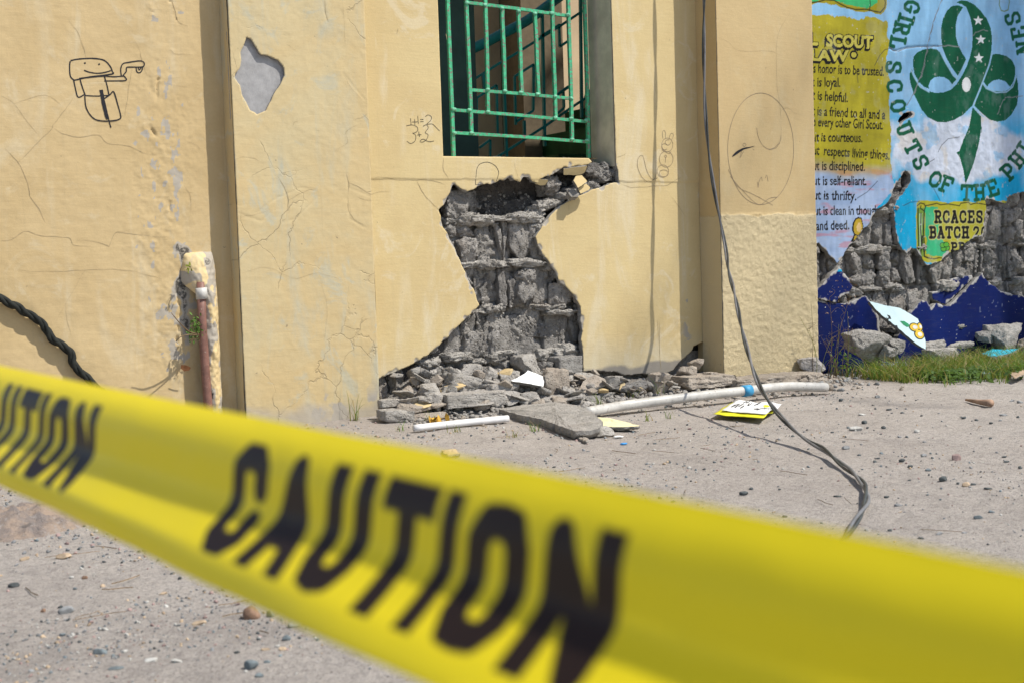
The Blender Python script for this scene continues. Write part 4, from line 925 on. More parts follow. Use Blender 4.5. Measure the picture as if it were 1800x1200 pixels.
# stairwell behind: side wall, back wall, landing
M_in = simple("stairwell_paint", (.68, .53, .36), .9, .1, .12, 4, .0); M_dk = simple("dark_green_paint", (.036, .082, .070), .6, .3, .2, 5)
M_gf = simple("green_floor_paint", (.02, .085, .030), .7, .2, .3, 8)
sw = empty("stairwell", (xw0, .3, 0), "shaded stairwell seen through the barred window", "stairwell")
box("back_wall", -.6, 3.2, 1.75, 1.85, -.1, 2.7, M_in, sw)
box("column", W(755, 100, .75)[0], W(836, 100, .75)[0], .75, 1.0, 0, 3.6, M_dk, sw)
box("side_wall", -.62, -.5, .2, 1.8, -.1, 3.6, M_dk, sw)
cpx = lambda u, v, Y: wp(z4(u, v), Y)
box("rear_column", W(918, 100, 1.5)[0], W(990, 100, 1.5)[0], 1.5, 1.75, .0, 2.7, simple("brown_column", (.20,.16,.11), .9, .1), sw)  # column in a darker brown than the back wall behind it
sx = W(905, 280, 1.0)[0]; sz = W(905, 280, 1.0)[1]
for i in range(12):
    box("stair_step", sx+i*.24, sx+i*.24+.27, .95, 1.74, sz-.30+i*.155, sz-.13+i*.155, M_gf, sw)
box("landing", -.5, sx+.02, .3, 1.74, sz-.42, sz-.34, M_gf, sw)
rl = empty("stair_railing", cpx(250, 1100, .85), "teal tubular stair railing with angular infill behind the grille", "railing")
def rail(pts, r, Y=.85, name="rail_bar", sq=True, sm=False):
    P = [np.array(cpx(u, v, Y)) for u, v in pts]
    if sm: P = spline(P, 5)
    if len(P) == 2: P = [P[0], (P[0]+P[1])/2, P[1]]
    if sq and not sm and len(pts) > 2:
        for a, b in zip(pts, pts[1:]): rail([a, b], r, Y, name, sq)
        return
    return tube(name, P, r, M_teal, 4 if sq else 10, rl, square=sq)
rail([(265,1300),(262,1000),(258,700),(255,500),(258,420),(275,375),(320,345),(420,298),(520,245),(700,150),(880,20),(1080,-130),(1300,-300)], .026, sq=False, sm=True, name="handrail")
for p in ([(330,560),(480,465),(640,370),(800,270),(930,190),(1110,70)], [(350,1050),(350,690),(490,600),(497,940)], [(370,1040),(445,985),(445,1130)], [(545,660),(562,1120)], [(395,520),(405,640)],
          [(625,880),(617,540),(752,455),(748,780),(625,860)], [(812,110),(830,1030)], [(1080,-50),(1090,830)], [(480,1115),(660,1000),(830,890),(1000,770),(1120,690)], [(685,850),(688,980)],
          [(930,170),(935,330),(1010,280)], [(800,260),(930,180)], [(960,640),(965,760),(920,800)], [(900,680),(1000,610)]):
    rail(p, .0085 if len(p) > 2 else .010)
rail([(950,1100),(1010,1000),(1130,970)], .03, .8, name="broken_kerb") if False else None

# ================================================================ downpipe in its plaster casing
M_pipe = simple("brown_pipe", (.21, .105, .08), .5, .4, .2, 30, .0008, (.42, .36, .30), .78); M_pvc = simple("weathered_white_pvc", (.50, .485, .45), .45, .4, .16, 22, .0006, (.30, .27, .24), .74)
M_case = plaster("casing_plaster", (.66, .52, .28), (.60, .45, .24), (.50, .47, .40), .8, .6)
dp = empty("downpipe", (W(360, 600)[0], -.05, 0), "reddish brown downpipe half buried in a broken plaster casing", "downpipe")
xa = W(358, 560, -.05)[0]; zb_, zt_ = -.02, W(350, 470, -.05)[1]
tube("pipe", [(W(372, 800, -.05)[0]-.0, -.055, -.03), (W(366, 720, -.055)[0], -.055, .12), (W(355, 560, -.055)[0], -.055, .42), (W(353, 500, -.055)[0], -.055, W(353, 496, -.055)[1])], .017, M_pipe, 14, dp)
zr0, zr1 = W(352, 526, -.06)[1], W(352, 506, -.06)[1]
tube("pipe_collar", [(xa-.004, -.055, zr0), (xa-.005, -.055, (zr0+zr1)/2), (xa-.006, -.055, zr1)], .0225, M_pvc, 16, dp)
# casing: half-round hump of plaster between the wall and the pilaster, ragged left edge
xc0, xc1 = W(359, 620, -.05)[0], W(388, 600, -.02)[0]
ztc = W(360, 442, -.06)[1]
def casing(n=60, mz=150):
    V = []; F = []
    for j in range(mz+1):
        z = -.04+(ztc+.04)*j/mz; t = j/mz
        tp = 1-max(0, (z-(ztc-.13))/.13)**2
        left = xc0+.010*float(fbm(z*14, 3, 0, 3, 5))-.068*float(smooth(ztc-.20, ztc-.10, z))
        up_ = float(smooth(ztc-.20, ztc-.10, z)); inn = .030*(1-math.sqrt(max(0, tp))); left += inn; r_x = xc1-inn*.6; st_ = .16*(1-up_)
        for i in range(n+1):
            s = i/n; x = left+(r_x-left)*s
            prof = max(0, math.sin(math.pi*min(1, st_+(1-st_)*s)))**.6; y = -(-.004+.070*prof*math.sqrt(max(0, tp)))
            y += .007*float(fbm(x*34, z*22, 0, 4, 3))+.003*float(vn(x*120, z*90, 0, 4))
            V.append((x, y, z))
    for j in range(mz):
        for i in range(n): a = j*(n+1)+i; F.append((a, a+1, a+n+2, a+n+1))
    o = mesh("casing", V, F, M_case, smooth_=True)
    me = o.data; co = np.array(V); w = smooth(.10, .25, fbm(co[:, 0]*26, co[:, 2]*13, 0, 4, 19)+.28*smooth(.5, .1, co[:, 2]))+.9*smooth(.22, .35, fbm(co[:, 0]*30, co[:, 2]*18, 4, 4, 20)+.2*smooth(.45, .1, co[:, 2]))
    me.attributes.new('wear', 'FLOAT', 'POINT').data.foreach_set('value', w.astype(np.float32)); return child(o, dp)
casing(34, 150)
r_ = random.Random(5)
M_leaf = simple("leaf_green", (.09, .17, .03), .6, .2, .4, 60); M_leafd = simple("leaf_dark", (.05, .10, .025), .6, .2, .4, 60); M_dry = simple("dry_stem", (.17, .12, .07), .9, .1, .3, 60); M_brl = simple("brown_leaf", (.28, .13, .06), .8, .1, .3, 40)
def leaf_cluster(name, c, rad, n, size, mat, parent, seed):
    r = random.Random(seed); V = []; F = []
    for _ in range(n):
        p = Vector([r.gauss(0, rad[i]/2) for i in range(3)])+Vector(c); R = Euler([r.uniform(0, 6.3) for _ in range(3)]).to_matrix(); s = size*r.uniform(.6, 1.3); b = len(V)
        for q in ((-1,0,0),(-.3,.45,.08),(.5,.35,.05),(1,0,0),(.5,-.35,.05),(-.3,-.45,.08)): V.append(tuple(p+R @ Vector(q)*s))
        F.append((b, b+1, b+2, b+3, b+4, b+5))
    o = mesh(name, V, F, mat); return child(o, parent) if parent else o
wd = empty("weed", (W(340, 560, -.05)[0], -.05, .5), "small green weed sprouting beside the brown downpipe", "weed")
for (u, v, ra, n) in ((343,568,.022,46), (338,590,.02,30), (348,582,.018,26), (333,475,.012,14)):
    p = wp((u, v), -.07); leaf_cluster("foliage", p, (ra, .02, ra*1.3), n, .007, M_leaf if v > 500 else simple("moss", (.22, .25, .04), .8, .1), wd, int(u))
def stem(name, pts, r, mat, parent): return tube(name, spline(pts, 4), r, mat, 5, parent, rfun=lambda t: 1-.6*t)
stem("stem", [wp((350, 588), -.06), wp((333, 583), -.10), wp((318, 570), -.13), wp((301, 550), -.15)], .0035, M_dry, wd)
stem("stem", [wp((350, 590), -.06), wp((334, 588), -.10), wp((318, 592), -.12), wp((309, 600), -.12)], .003, M_dry, wd)
lf = slab("dead_leaf", wl([(316,643),(324,640),(334,642),(333,648),(326,652),(318,650)], -.04), -.045, .002, [M_brl, M_brl], None, tilt=.4, tx=.3)
tag(lf, "curled brown dead leaf stuck beside the downpipe", "leaf")

# black twisted cable lying against the left wall
M_blk = simple("black_cable", (.018, .020, .017), .75, .25, .4, 50, .0012)
pl = [(-120,478),(-40,500),(0,523),(40,546),(72,566),(88,590),(122,618),(130,640),(150,662),(172,683),(185,700),(205,760),(215,840)]
bk = spline([wp(p, -.020) for p in pl[:11]]+[(wp(p, -.1)) for p in pl[11:]], 12)
def twist(name, path, r, off, turns, mat, parent, phase):
    P = np.array(path); T = np.gradient(P, axis=0); T /= np.linalg.norm(T, axis=1)[:, None]; s = np.concatenate([[0], np.cumsum(np.linalg.norm(np.diff(P, axis=0), axis=1))])
    n1 = np.cross(T, [0.02, 1, .01]); n1 /= np.linalg.norm(n1, axis=1)[:, None]; n2 = np.cross(T, n1); a = s*turns*2*math.pi+phase
    tube(name, P+off*(n1*np.cos(a)[:, None]+n2*np.sin(a)[:, None]), r, mat, 8, parent)
bc = empty("cable", tuple(bk[0]), "thick black twisted cable sagging along the left wall", "cable")
for k_ in range(3): twist("strand", bk+.003*np.stack([fbm(np.arange(len(bk))*.21, 0, 0, 2, 3)]*3, 1)*[[1,0,1]], .0086, .0075, 6.5, M_blk, bc, k_*2.09)

# ================================================================ hanging wires (path solved from wires and their shadow)
cabP = [(1.02,-.20,3.2),(.985,-.19,2.4),(.971,-.182,1.847),(.959,-.182,1.537),(.954,-.192,1.277),(.956,-.211,1.068),(.965,-.238,.884),(.925,-.34,.675),(.67,-.714,.456),(.463,-1.013,.3),(.28,-1.295,.174),(.163,-1.495,.115),(.091,-1.656,.066),(.028,-1.819,.03),(-.058,-1.999,.022)]
gp = [(1480,816),(1505,835),(1522,858),(1522,885),(1505,915),(1485,945),(1440,990),(1380,1010),(1300,1010)]
cabP += [tuple(G(x, y, .012)) for x, y in gp]
cabP = [np.array(p, float) for p in cabP]; cabP[7] = np.array([.975, -.285, .675]); cabP.insert(8, np.array([.84, -.47, .56]))
wire = spline(cabP, 10)
M_wire = simple("grey_wire_sheath", (.15, .15, .155), .5, .45, .2, 20, .0004); M_wire2 = simple("dark_wire_sheath", (.045, .05, .048), .55, .4, .3, 30)
hw = empty("hanging_wire", tuple(wire[0]), "pair of grey and black wires hanging down onto the sand", "wire")
twist("strand", wire, .0043, .0046, 1.6, M_wire2, hw, 0); twist("strand", wire, .0047, .0048, 1.6, M_wire, hw, 3.1)
wl2_ = [(1145+3, 640), (1140, 560)]

# ================================================================ rubble
heap = (-.34, .165)
def onheap(px, py, lift=0.0):
    """point on the rubble slope (or on the ground in front of it) seen at this place"""
    d = ray(px, py); s = heap[1]/abs(heap[0])
    t = (s*(CAM[1]-heap[0])-CAM[2])/(d[2]-s*d[1]); p = CAM+t*d
    if p[1] < heap[0] or p[2] < 0: p = G(px, py, 0.0)
    if p[1] > .03: t = (.03-CAM[1])/d[1]; p = CAM+t*d
    return p
hx = np.arange(W(640, 700)[0], W(1260, 700)[0], .015); hy = np.arange(-.42, .13, .015); HX, HY = np.meshgrid(hx, hy, indexing='ij')
prof = heap[1]*np.clip(1-(HY/heap[0]), 0, 1.2)*smooth(xm0-.02, xm0+.25, HX)*(1-.62*smooth(.25, .42, HX)) 
HZ = prof*.93+.018*fbm(HX*12, HY*12, 0, 5, 51)*smooth(-.42, -.3, HY)-.012+.02*smooth(-.4, -.3, HY)*0
nyh = len(hy); I = np.arange((len(hx)-1)*nyh).reshape(-1, nyh)[:, :-1].ravel()
hp = mesh("rubble", np.stack([HX, HY, HZ], -1).reshape(-1, 3), np.stack([I, I+nyh, I+nyh+1, I+1], 1), M_con); tag(hp, "crumbled mortar and dust heaped at the foot of the torn wall", "rubble", kind='stuff')
M_rub = concrete("rubble_concrete", (.56, .525, .48), (.40, .375, .34), (.68, .65, .60), .009); M_rubd = concrete("rubble_dark", (.42, .40, .37), (.29, .275, .255), (.52, .50, .465), .008)
M_rubb = concrete("rubble_brown", (.53, .465, .39), (.39, .335, .28), (.64, .58, .50), .008)
M_white = simple("white_painted_face", (.80, .80, .78), .7, .2, .04, 20); M_cream = simple("pale_cream_face", (.74, .68, .42), .7, .2, .05, 20)
def chunk(px0, py0, px1, py1, label, mat=None, thick=None, rz=0.0, ry=0.0, rx=0.0, seed=None, n=12, group=None, lift=0.0, name="rubble_chunk", cat="rubble", **kw):
    p = onheap((px0+px1)/2, py1-(py1-py0)*.25); s = scale_at(p); w = (px1-px0)/s; h = (py1-py0)/s; d = thick or min(w, h)*1.3
    kw.setdefault('rnd', .35); kw.setdefault('cuts', 6); kw.setdefault('amp', .08); kw.setdefault('rough', .05); kw.setdefault('wa', .0035)
    o = rock(name, (p[0], p[1]+d*.2, p[2]+h*.22+lift), (w*1.08, d, h*1.08), seed or int(px0*7+py0), mat or M_rub, None, rot=(rx, ry, rz), n=n, **kw)
    return tag(o, label, cat, group)
chunk(858,0+672,918,699, "rounded grey rubble chunk directly below the white fragment's left tip")
chunk(846,643,878,664, "small blocky chunk resting high on the heap, left of centre")
chunk(806,640,848,661, "crumbly mortar lump just above the slanting bar of concrete")
chunk(781,647,808,664, "pointed chunk at the left shoulder of the heap")
chunk(738,674,781,709, "crumbling sloping lump at the left foot of the heap", n=14)
chunk(752,692,778,724, "upright rough chunk against the left end of the long slab")
chunk(698,707,756,728, "flat brownish slab left of the heap, near the pilaster", M_rubb, thick=.09)
chunk(671,718,728,739, "flat grey slab lying against the pilaster's foot", thick=.1)
chunk(668,701,702,719, "grey chunk tucked beside the pilaster edge")
chunk(712,722,730,737, "small square chunk between two flat slabs", M_rubd)
chunk(876,652,908,671, "grey chunk left of the white painted fragment")
chunk(777,679,800,695, "dark chunk below the slanting concrete bar", M_rubd)
chunk(841,683,857,698, "little cube of concrete supporting the slanting bar")
chunk(906,689,948,709, "pale chunk below the white painted fragment")
chunk(723,726,788,737, "half buried flat stone near the yellow leaf", M_rubb, thick=.08)
chunk(912,624,956,670, "tall rough chunk standing behind the white fragment", n=16)
chunk(948,648,998,696, "large brownish broken block right of the white fragment", M_rubb, n=16, thick=.14)
chunk(975,626,1020,658, "dark square remnant of a block at the wall's split edge", M_rubd, rnd=.15, cuts=2)
chunk(950,633,978,652, "small grey block above the brownish one", M_rubd)
chunk(1062,660,1094,686, "light grey angular chunk right of the tan fragment")
chunk(1086,668,1137,692, "slate-like sloping chunk under the lifted wall foot", M_rubd, thick=.1)
chunk(1001,694,1033,712, "rounded stone below the tan fragment")
chunk(1032,695,1060,713, "broken lump right of the rounded stone", M_rubd)
chunk(1047,689,1081,699, "thin dark flake of stone below the tan fragment", M_rubd, thick=.06)
chunk(1049,750,1081,773, "round grey lump lying on the sand by the big slab", M_rub, n=14, rnd=.6)
chunk(1136,656,1178,690, "rounded pinkish lump beneath the overhanging plaster", M_rubb)
chunk(820,692,850,706, "thin chunk lying on the long slab", M_rubd, thick=.05)
chunk(955,694,1000,708, "pale crumbled mortar below the brownish block", thick=.08)
o = chunk(786,660,860,684, "slanting bar of concrete lying across the heap", thick=.10, ry=.22, rnd=.15, cuts=3, n=16)
o = chunk(776,694,905,716, "long flat concrete slab, its broken edge facing out", thick=.14, ry=.02, rnd=.08, cuts=2, amp=.03, n=22, lift=.012)
for q in ((1196,642,1226,664), (1214,630,1236,648), (1238,654,1262,672)): chunk(*q, "rough lumps of broken footing at the pilaster's left corner", M_rubb, group="broken footing lumps", n=14)
# smaller loose pieces that fill the heap, one by one
rr = random.Random(31)
for i in range(62):
    x = rr.uniform(690, 1160); yb = rr.uniform(655, 722) if x < 1040 else rr.uniform(672, 712); p = onheap(x, yb)
    if p[0] < xm0+.03 or p[1] < -.40: continue
    s = rr.uniform(.025, .065)*(1 if x < 1040 else .7)
    o = rock("rubble_piece", (p[0], p[1], p[2]+s*.18), (s*rr.uniform(.8, 1.6), s, s*rr.uniform(.5, 1)), 2000+i, rr.choice([M_rub, M_rub, M_rubd, M_rubb]), None, rot=(rr.uniform(-.6, .6), rr.uniform(-.6, .6), rr.uniform(0, 3)), n=7, rnd=.35, cuts=7, amp=.10, rough=.06, wa=.003)
    tag(o, "small crumbly piece of grey concrete lying on the rubble heap", "rubble", "small concrete pieces on the heap")
for i in range(46):
    x = rr.uniform(690, 1190); yb = rr.uniform(662, 724) if x < 1050 else rr.uniform(676, 700); p = onheap(x, yb)
    if p[0] < xm0+.04 or p[1] < -.42: continue
    s = rr.uniform(.05, .11)*(1 if x < 1040 else .75)
    o = rock("plaster_shard", (p[0], p[1], p[2]+.02), (s*rr.uniform(.9, 1.5), s*rr.uniform(.6, 1), rr.uniform(.012, .024)), 3000+i, [M_rub, M_rubb, M_rub, M_rub, M_yel, M_rub, M_rub, M_rubb][i % 8], None, rot=(rr.uniform(-.5, .9), rr.uniform(-.5, .5), rr.uniform(0, 3)), n=9, rnd=.06, cuts=10, amp=.05, rough=.03, wa=.001)
    tag(o, "flat broken shard of plaster lying in the rubble heap", "rubble", "flat plaster shards on the heap")
# strip of broken footing along the right pilaster
q_ = [(1205,660,1290,684),(1275,664,1335,683),(1322,662,1372,680),(1365,658,1412,676),(1400,655,1446,673)]
lb = ["long broken footing piece overhanging left of the wires", "footing piece just left of the hanging wires", "footing piece right behind the hanging wires", "footing piece under the pilaster's stucco", "footing piece at the pilaster's right corner"]
for q, l in zip(q_, lb):
    chunk(*q, l, M_rubb, thick=.22, name="footing_piece", cat="footing", n=18, rnd=.2, cuts=3, amp=.09)
# big slab lying in front of the heap
def plate(name, top_px, z, thick, mats, label, cat, group=None, dome=0.0):
    """flat broken plate lying on the ground: outline given on its upper face at the heights z"""
    zs = z if isinstance(z, (list, tuple)) else [z]*len(top_px)
    P = [np.array(G(x, y, h)) for (x, y), h in zip(top_px, zs)]; Q = []
    for i in range(len(P)):
        a, b = P[i], P[(i+1) % len(P)]; k = max(2, int(np.linalg.norm(b-a)/.012))
        for j in range(k):
            p = a+(b-a)*j/k; Q.append(p+.0065*np.array([float(fbm(p[0]*70, p[1]*70, 0, 2, 3)), float(fbm(p[0]*70, p[1]*70, 5, 2, 4)), 0]))
    Q = np.array(Q); c = Q.mean(0); n = len(Q); rings = [(1, 0), (.8, .004), (.55, .004), (.28, .003)]; V = []; F = []
    for f_, b_ in rings:
        for p in Q:
            v = c+(p-c)*f_; v = v+np.array([0, 0, (dome+.004)*(1-f_)+.004*float(fbm(v[0]*40, v[1]*40, 0, 3, 9))*(f_ < 1)]); V.append(v)
    V.append(c+np.array([0, 0, dome]))
    for k_ in range(3): F += [(k_*n+i, k_*n+(i+1) % n, (k_+1)*n+(i+1) % n, (k_+1)*n+i) for i in range(n)]
    F += [(3*n+i, 3*n+(i+1) % n, 4*n) for i in range(n)]; nt = len(F)
    b0 = len(V); V += [np.array([p[0], p[1], p[2]-thick*.5])+.004*np.array([float(fbm(p[0]*90, p[1]*90, i, 2, 5)), float(fbm(p[1]*90, p[0]*90, i, 2, 5)), 0])*1.5 for i, p in enumerate(Q)]; b1 = len(V)
    V += [c+(p-c)*.95-np.array([0, 0, thick]) for p in Q]
    F += [(i, b0+i, b0+(i+1) % n, (i+1) % n) for i in range(n)]+[(b0+i, b1+i, b1+(i+1) % n, b0+(i+1) % n) for i in range(n)]+[tuple(b1+i for i in range(n))[::-1]]
    V = np.array(V); o = mesh(name, V-c, F, mats=mats, fmat=[0]*nt+[1]*(len(F)-nt)); o.location = c
    me = o.data; me.attributes.new('wear', 'FLOAT', 'POINT')
    return tag(o, label, cat, group)
plate("concrete_slab", [(878,719),(905,712),(960,706),(1000,709),(1022,714)], [.045,.06,.075,.075,.07], .035, [M_rub, M_rubd], "smaller cracked slab joined behind the largest slab", "slab") if False else None
plate("concrete_slab", [(876,718),(920,711),(975,706),(1018,712),(1040,722),(1058,740),(1054,752),(1040,756),(1012,757),(985,748),(952,736),(915,729)], [.03,.045,.06,.06,.055,.045,.04,.035,.035,.035,.03,.03], .030, [M_rub, M_rubd], "largest grey concrete slab lying flat in front of the heap", "slab", dome=.008)
plate("plaster_fragment", [(1045,732),(1072,734),(1100,741),(1125,748),(1095,750),(1058,749)], .022, .012, [M_cream, M_rubd], "pale yellow plaster fragment lying right of the largest slab", "plaster fragment")
plate("plaster_fragment", [(1008,762),(1020,764),(1036,770),(1030,775),(1018,770)], .01, .008, [M_rubb, M_rub], "thin brown flake in front of the largest slab", "plaster fragment")
plate("plaster_fragment", [(775,790),(800,788),(808,796),(786,799)], .012, .01, [simple("tan_face", (.5, .38, .22)), M_rub], "small tan fragment on the sand just above the tape", "plaster fragment")
def facing(name, pts, Y, thick, mats, label, cat, tilt, tx=0.0, rz=0.0, group=None):
    o = slab(name, wl(pts, Y), Y, thick, mats, None, tilt=tilt, tx=tx, fwdn=rz); return tag(o, label, cat, group)
facing("plaster_fragment", zoom([(1425,665),(1500,625),(1590,575),(1640,528),(1700,565),(1765,610),(1755,680),(1725,748),(1600,710)], 660, 560, 6), -.215, .016, [M_white, M_rim], "bright white painted fragment on top of the heap", "plaster fragment", -.75)
facing("plaster_fragment", zoom([(700,660),(760,580),(830,530),(900,500),(968,550),(965,610),(840,650),(835,712),(705,692)], 880, 560, 5.217), -.215, .018, [M_rubb, M_white], "tan back of a fallen fragment leaning right of the brownish block", "plaster fragment", -.7)
# loose stones and grit
M_st = [simple("stone_%s" % n, c, .8, .25, .3, 45, .001) for n, c in (("grey", (.22, .225, .225)), ("dark", (.085, .095, .095)), ("light", (.42, .41, .38)), ("tan", (.42, .32, .22)), ("brown", (.24, .15, .10)), ("bluish", (.16, .19, .20)), ("pink", (.32, .23, .21)))]
zg = lambda u, v: (1300+u/3.428, 650+v/3.428)
zh = lambda u, v: (u/3, 900+v/3)
stones = [(zg(700,358),75,40,2,"light grey angular stone right of the wires' touchdown"),(zg(1070,375),40,25,2,"small white triangular stone on the sand"),(zg(752,318),34,26,1,None),(zg(867,355),30,20,1,None),(zg(978,548),42,26,1,"dark flat oval pebble right of the wire's bend"),
 (zg(1307,530),50,48,6,"pinkish brown rough stone at the far right"),(zg(1227,660),58,38,1,"roundest dark green pebble on the right sand"),(zg(1365,692),46,34,3,"tan pebble beside the round dark green one"),(zg(1315,678),26,18,1,None),(zg(1405,680),36,20,1,None),(zg(1498,712),50,14,1,None),
 (zg(1690,585),25,22,1,None),(zg(1595,518),34,12,1,None),(zg(1605,543),42,14,1,None),(zg(1352,295),32,18,1,None),(zg(1427,308),25,14,1,None),(zg(1515,325),25,14,1,None),(zg(1025,577),36,22,1,None),(zg(1135,595),38,20,5,None),(zg(640,475),46,26,0,None),
 (zg(25,742),60,28,1,"dark flat stone left of the wires, near the tape"),(zg(270,880),36,18,1,None),(zg(955,810),44,24,0,None),(zg(1440,882),60,26,5,"bluish flat stone low on the right sand"),(zg(1518,850),40,18,5,None),(zg(1090,1015),40,18,1,None),(zg(1355,970),36,14,0,None),(zg(905,962),28,18,1,None),
 (zg(1200,988),45,22,0,None),(zg(765,960),26,16,0,None),(zg(590,760),50,12,1,None),(zg(1110,510),36,18,0,None),(zg(885,762),36,16,1,None),(zg(240,710),20,14,1,None),(zg(70,715),28,18,1,None),(zg(320,395),22,14,1,None),(zg(770,345),22,14,1,None),(zg(965,405),24,12,0,None),(zg(1115,432),24,12,0,None),
 (zg(720,510),24,14,1,None),(zg(835,527),26,10,1,None),(zg(625,423),26,10,1,None),(zg(900,240),34,14,1,None),(zg(980,258),28,12,1,None),(zg(1640,190),34,14,0,None),(zg(1590,275),50,14,0,None),(zg(1690,200),40,20,0,None),(zg(830,165),30,22,0,None),(zg(610,185),36,22,1,None),(zg(740,272),50,14,2,None),
 (zh(1328,545),84,80,4,"brown jagged stone standing on edge below the tape"),(zh(1425,545),38,42,5,"bluish cube-like pebble right of the brown stone"),(zh(1547,543),60,34,5,"smooth grey-green oval pebble by the tape's lower edge"),(zh(1552,602),62,38,0,"speckled grey stone below the smooth oval pebble"),
 (zh(1508,665),48,36,5,"small rounded grey pebble below the speckled stone"),(zh(1490,720),40,24,3,None),(zh(1250,742),34,14,1,None),(zh(1325,825),74,58,5,"dark green wedge-shaped stone near the bottom edge"),(zh(1365,865),46,28,5,"flat greenish chip beside the wedge-shaped stone"),(zh(530,735),70,38,5,"smooth grey pebble in the lower left sand"),
 (zh(348,523),76,46,0,"pale grey lumpy stone in the lower left"),(zh(227,510),30,22,4,None),(zh(72,385),56,30,1,"black crumbly clinker at the left edge"),(zh(335,240),76,34,3,"flat tan stone just below the rock outcrop"),(zh(447,357),30,20,4,None),(zh(947,352),24,20,1,None),(zh(910,327),24,12,1,None),(zh(790,207),76,26,0,"flat grey stone half under the tape's edge"),
 (zh(548,263),22,14,1,None),(zh(660,732),32,20,2,None),(zh(800,770),72,20,2,None),(zh(930,778),60,22,2,None),(zh(610,815),80,14,5,None),(zh(1050,575),72,26,3,None),(zh(860,425),42,16,3,None),(zh(1195,400),36,14,4,None),(zh(130,250),50,20,3,None),(zh(330,635),34,16,5,None),(zh(500,720),20,10,1,None),(zh(1410,795),34,20,5,None),(zh(1400,720),46,12,3,None)]
def dup(src, loc, rot, sc, label, group):
    c = src.copy(); scene.collection.objects.link(c); c.location = loc; c.rotation_euler = rot; c.scale = sc
    c['label'] = label
    if group: c['group'] = group
    return c
protos = {}
for i, ((x, y), w, h, mi, lab) in enumerate(stones):
    f_ = 3.428 if i < 50 else 3.0; p = G(x, y, 0); s = scale_at(p); W_ = w/f_/s; H_ = h/f_/s; z = gz(p[0], p[1])
    key = (mi, i % 4)
    if key not in protos:
        g_, F_ = rock_geo((1, 1, 1), 300+i*7+mi, n=7, rnd=.75, cuts=6, amp=.05, freq=2, rough=.02); me = mesh("stone", g_, F_, M_st[mi], smooth_=True); protos[key] = me; o = me
    else: o = protos[key].copy(); scene.collection.objects.link(o)
    o.location = (p[0], p[1], z+H_*.30); o.scale = (W_, max(W_*.6, H_*.8), H_*.95); o.rotation_euler = (0, rng.uniform(-.15, .15), -TH*.6+rng.uniform(-.3, .3))
    tag(o, lab or ["grey", "dark", "pale", "tan", "brown", "bluish", "pink"][mi]+" pebble lying loose on the sandy ground", "stone", None if lab else "loose pebbles on the sand, "+["grey", "dark", "pale", "tan", "brown", "bluish", "pink"][mi])
# brown rock outcrop at the left edge
oc_c = G(20, 925); oxs = np.arange(oc_c[0]-.55, oc_c[0]+.38, .0075); oys = np.arange(oc_c[1]-.32, oc_c[1]+.34, .0075)
OX, OY = np.meshgrid(oxs, oys, indexing='ij'); dd_ = np.hypot((OX-oc_c[0]+.05)/.36, (OY-oc_c[1])/.24)+.28*fbm(OX*7, OY*7, 0, 4, 91)
rd_ = 1-np.abs(fbm(OX*9, OY*13, 0, 4, 92))*2.6
OZ = gheight(OX, OY)-.012+smooth(1.0, .25, dd_)*(.040+.018*rd_+.012*fbm(OX*30, OY*30, 0, 4, 93))+.010*smooth(1.05, .9, dd_)*fbm(OX*60, OY*60, 0, 2, 94)
no = len(oys); I = np.arange((len(oxs)-1)*no).reshape(-1, no)[:, :-1].ravel()
m_oc = M("pinkish_rock", .9, .15); c_o = m_oc.mix(m_oc.ramp(m_oc.noise(12, 6, .7), .38, .62), (.30, .26, .24), (.47, .36, .28)); c_o = m_oc.mix(m_oc.ramp(m_oc.noise(45, 5, .75), .52, .70, 0, .8), c_o, (.50, .46, .43))
c_o = m_oc.mix(m_oc.ramp(m_oc.noise(30, 3, .6), .62, .70, 0, .7), c_o, (.17, .15, .14)); m_oc.col(c_o); m_oc.bump(m_oc.noise(50, 7, .75), .02, 1)
OV = np.stack([OX, OY, OZ], -1).reshape(-1, 3)-np.array(oc_c)
oc = mesh("rock_outcrop", OV, np.stack([I, I+no, I+no+1, I+1], 1), m_oc.m); oc.location = oc_c; tag(oc, "low pinkish brown rock outcrop breaking the sand at the left edge", "rock")
# grit and gravel as one mass
def scatter(name, n, fn, smin, smax, mats, seed, label):
    r = np.random.RandomState(seed); q, F = rock_geo((1, 1, 1), seed, n=2, rnd=.8, cuts=4, amp=.05); V = []; FF = []; fm = []; b = 0; k = 0
    pts = fn(r, n)
    for (x, y, z) in pts:
        s = smin+(smax-smin)*r.rand()**3.2; s *= min(1., max(.35, (y-CAM[1])/3.4)) if seed == 5 else 1; sc = s*np.array([r.uniform(.7, 1.4), r.uniform(.7, 1.3), r.uniform(.4, .8)]); R = np.array(Euler(tuple(r.uniform(0, 6.28, 3)*np.array([.15, .15, 1]))).to_matrix())
        V.append((q*sc)@R.T+np.array([x, y, z+s*.12])); FF.append(F+b); b += len(q); fm += [r.randint(len(mats))]*len(F)
    o = mesh(name, np.concatenate(V), np.concatenate(FF), mats=mats, fmat=fm, smooth_=False); return tag(o, label, "gravel", kind='stuff')
def field(r, n):
    out = []
    while len(out) < n:
        x, y = r.uniform(-20, 1820), r.uniform(690, 1215); p = G(x, y, 0)
        if p[1] > -.15: continue
        dens = .12+1.0*float(smooth(-.05, .4, fbm(p[0]*2.6, p[1]*2.6, 0, 4, 44)))+1.2*math.exp(-((p[1]+.4)/.5)**2)
        if r.rand() < dens/1.9: out.append((p[0], p[1], gz(p[0], p[1])))
    return out
scatter("gravel", 12000, field, .0018, .0115, [M_st[0], M_st[1], M_st[2], M_st[0], M_st[3], M_st[5], M_st[6]], 5, "fine gravel and grit strewn over the sandy yard")
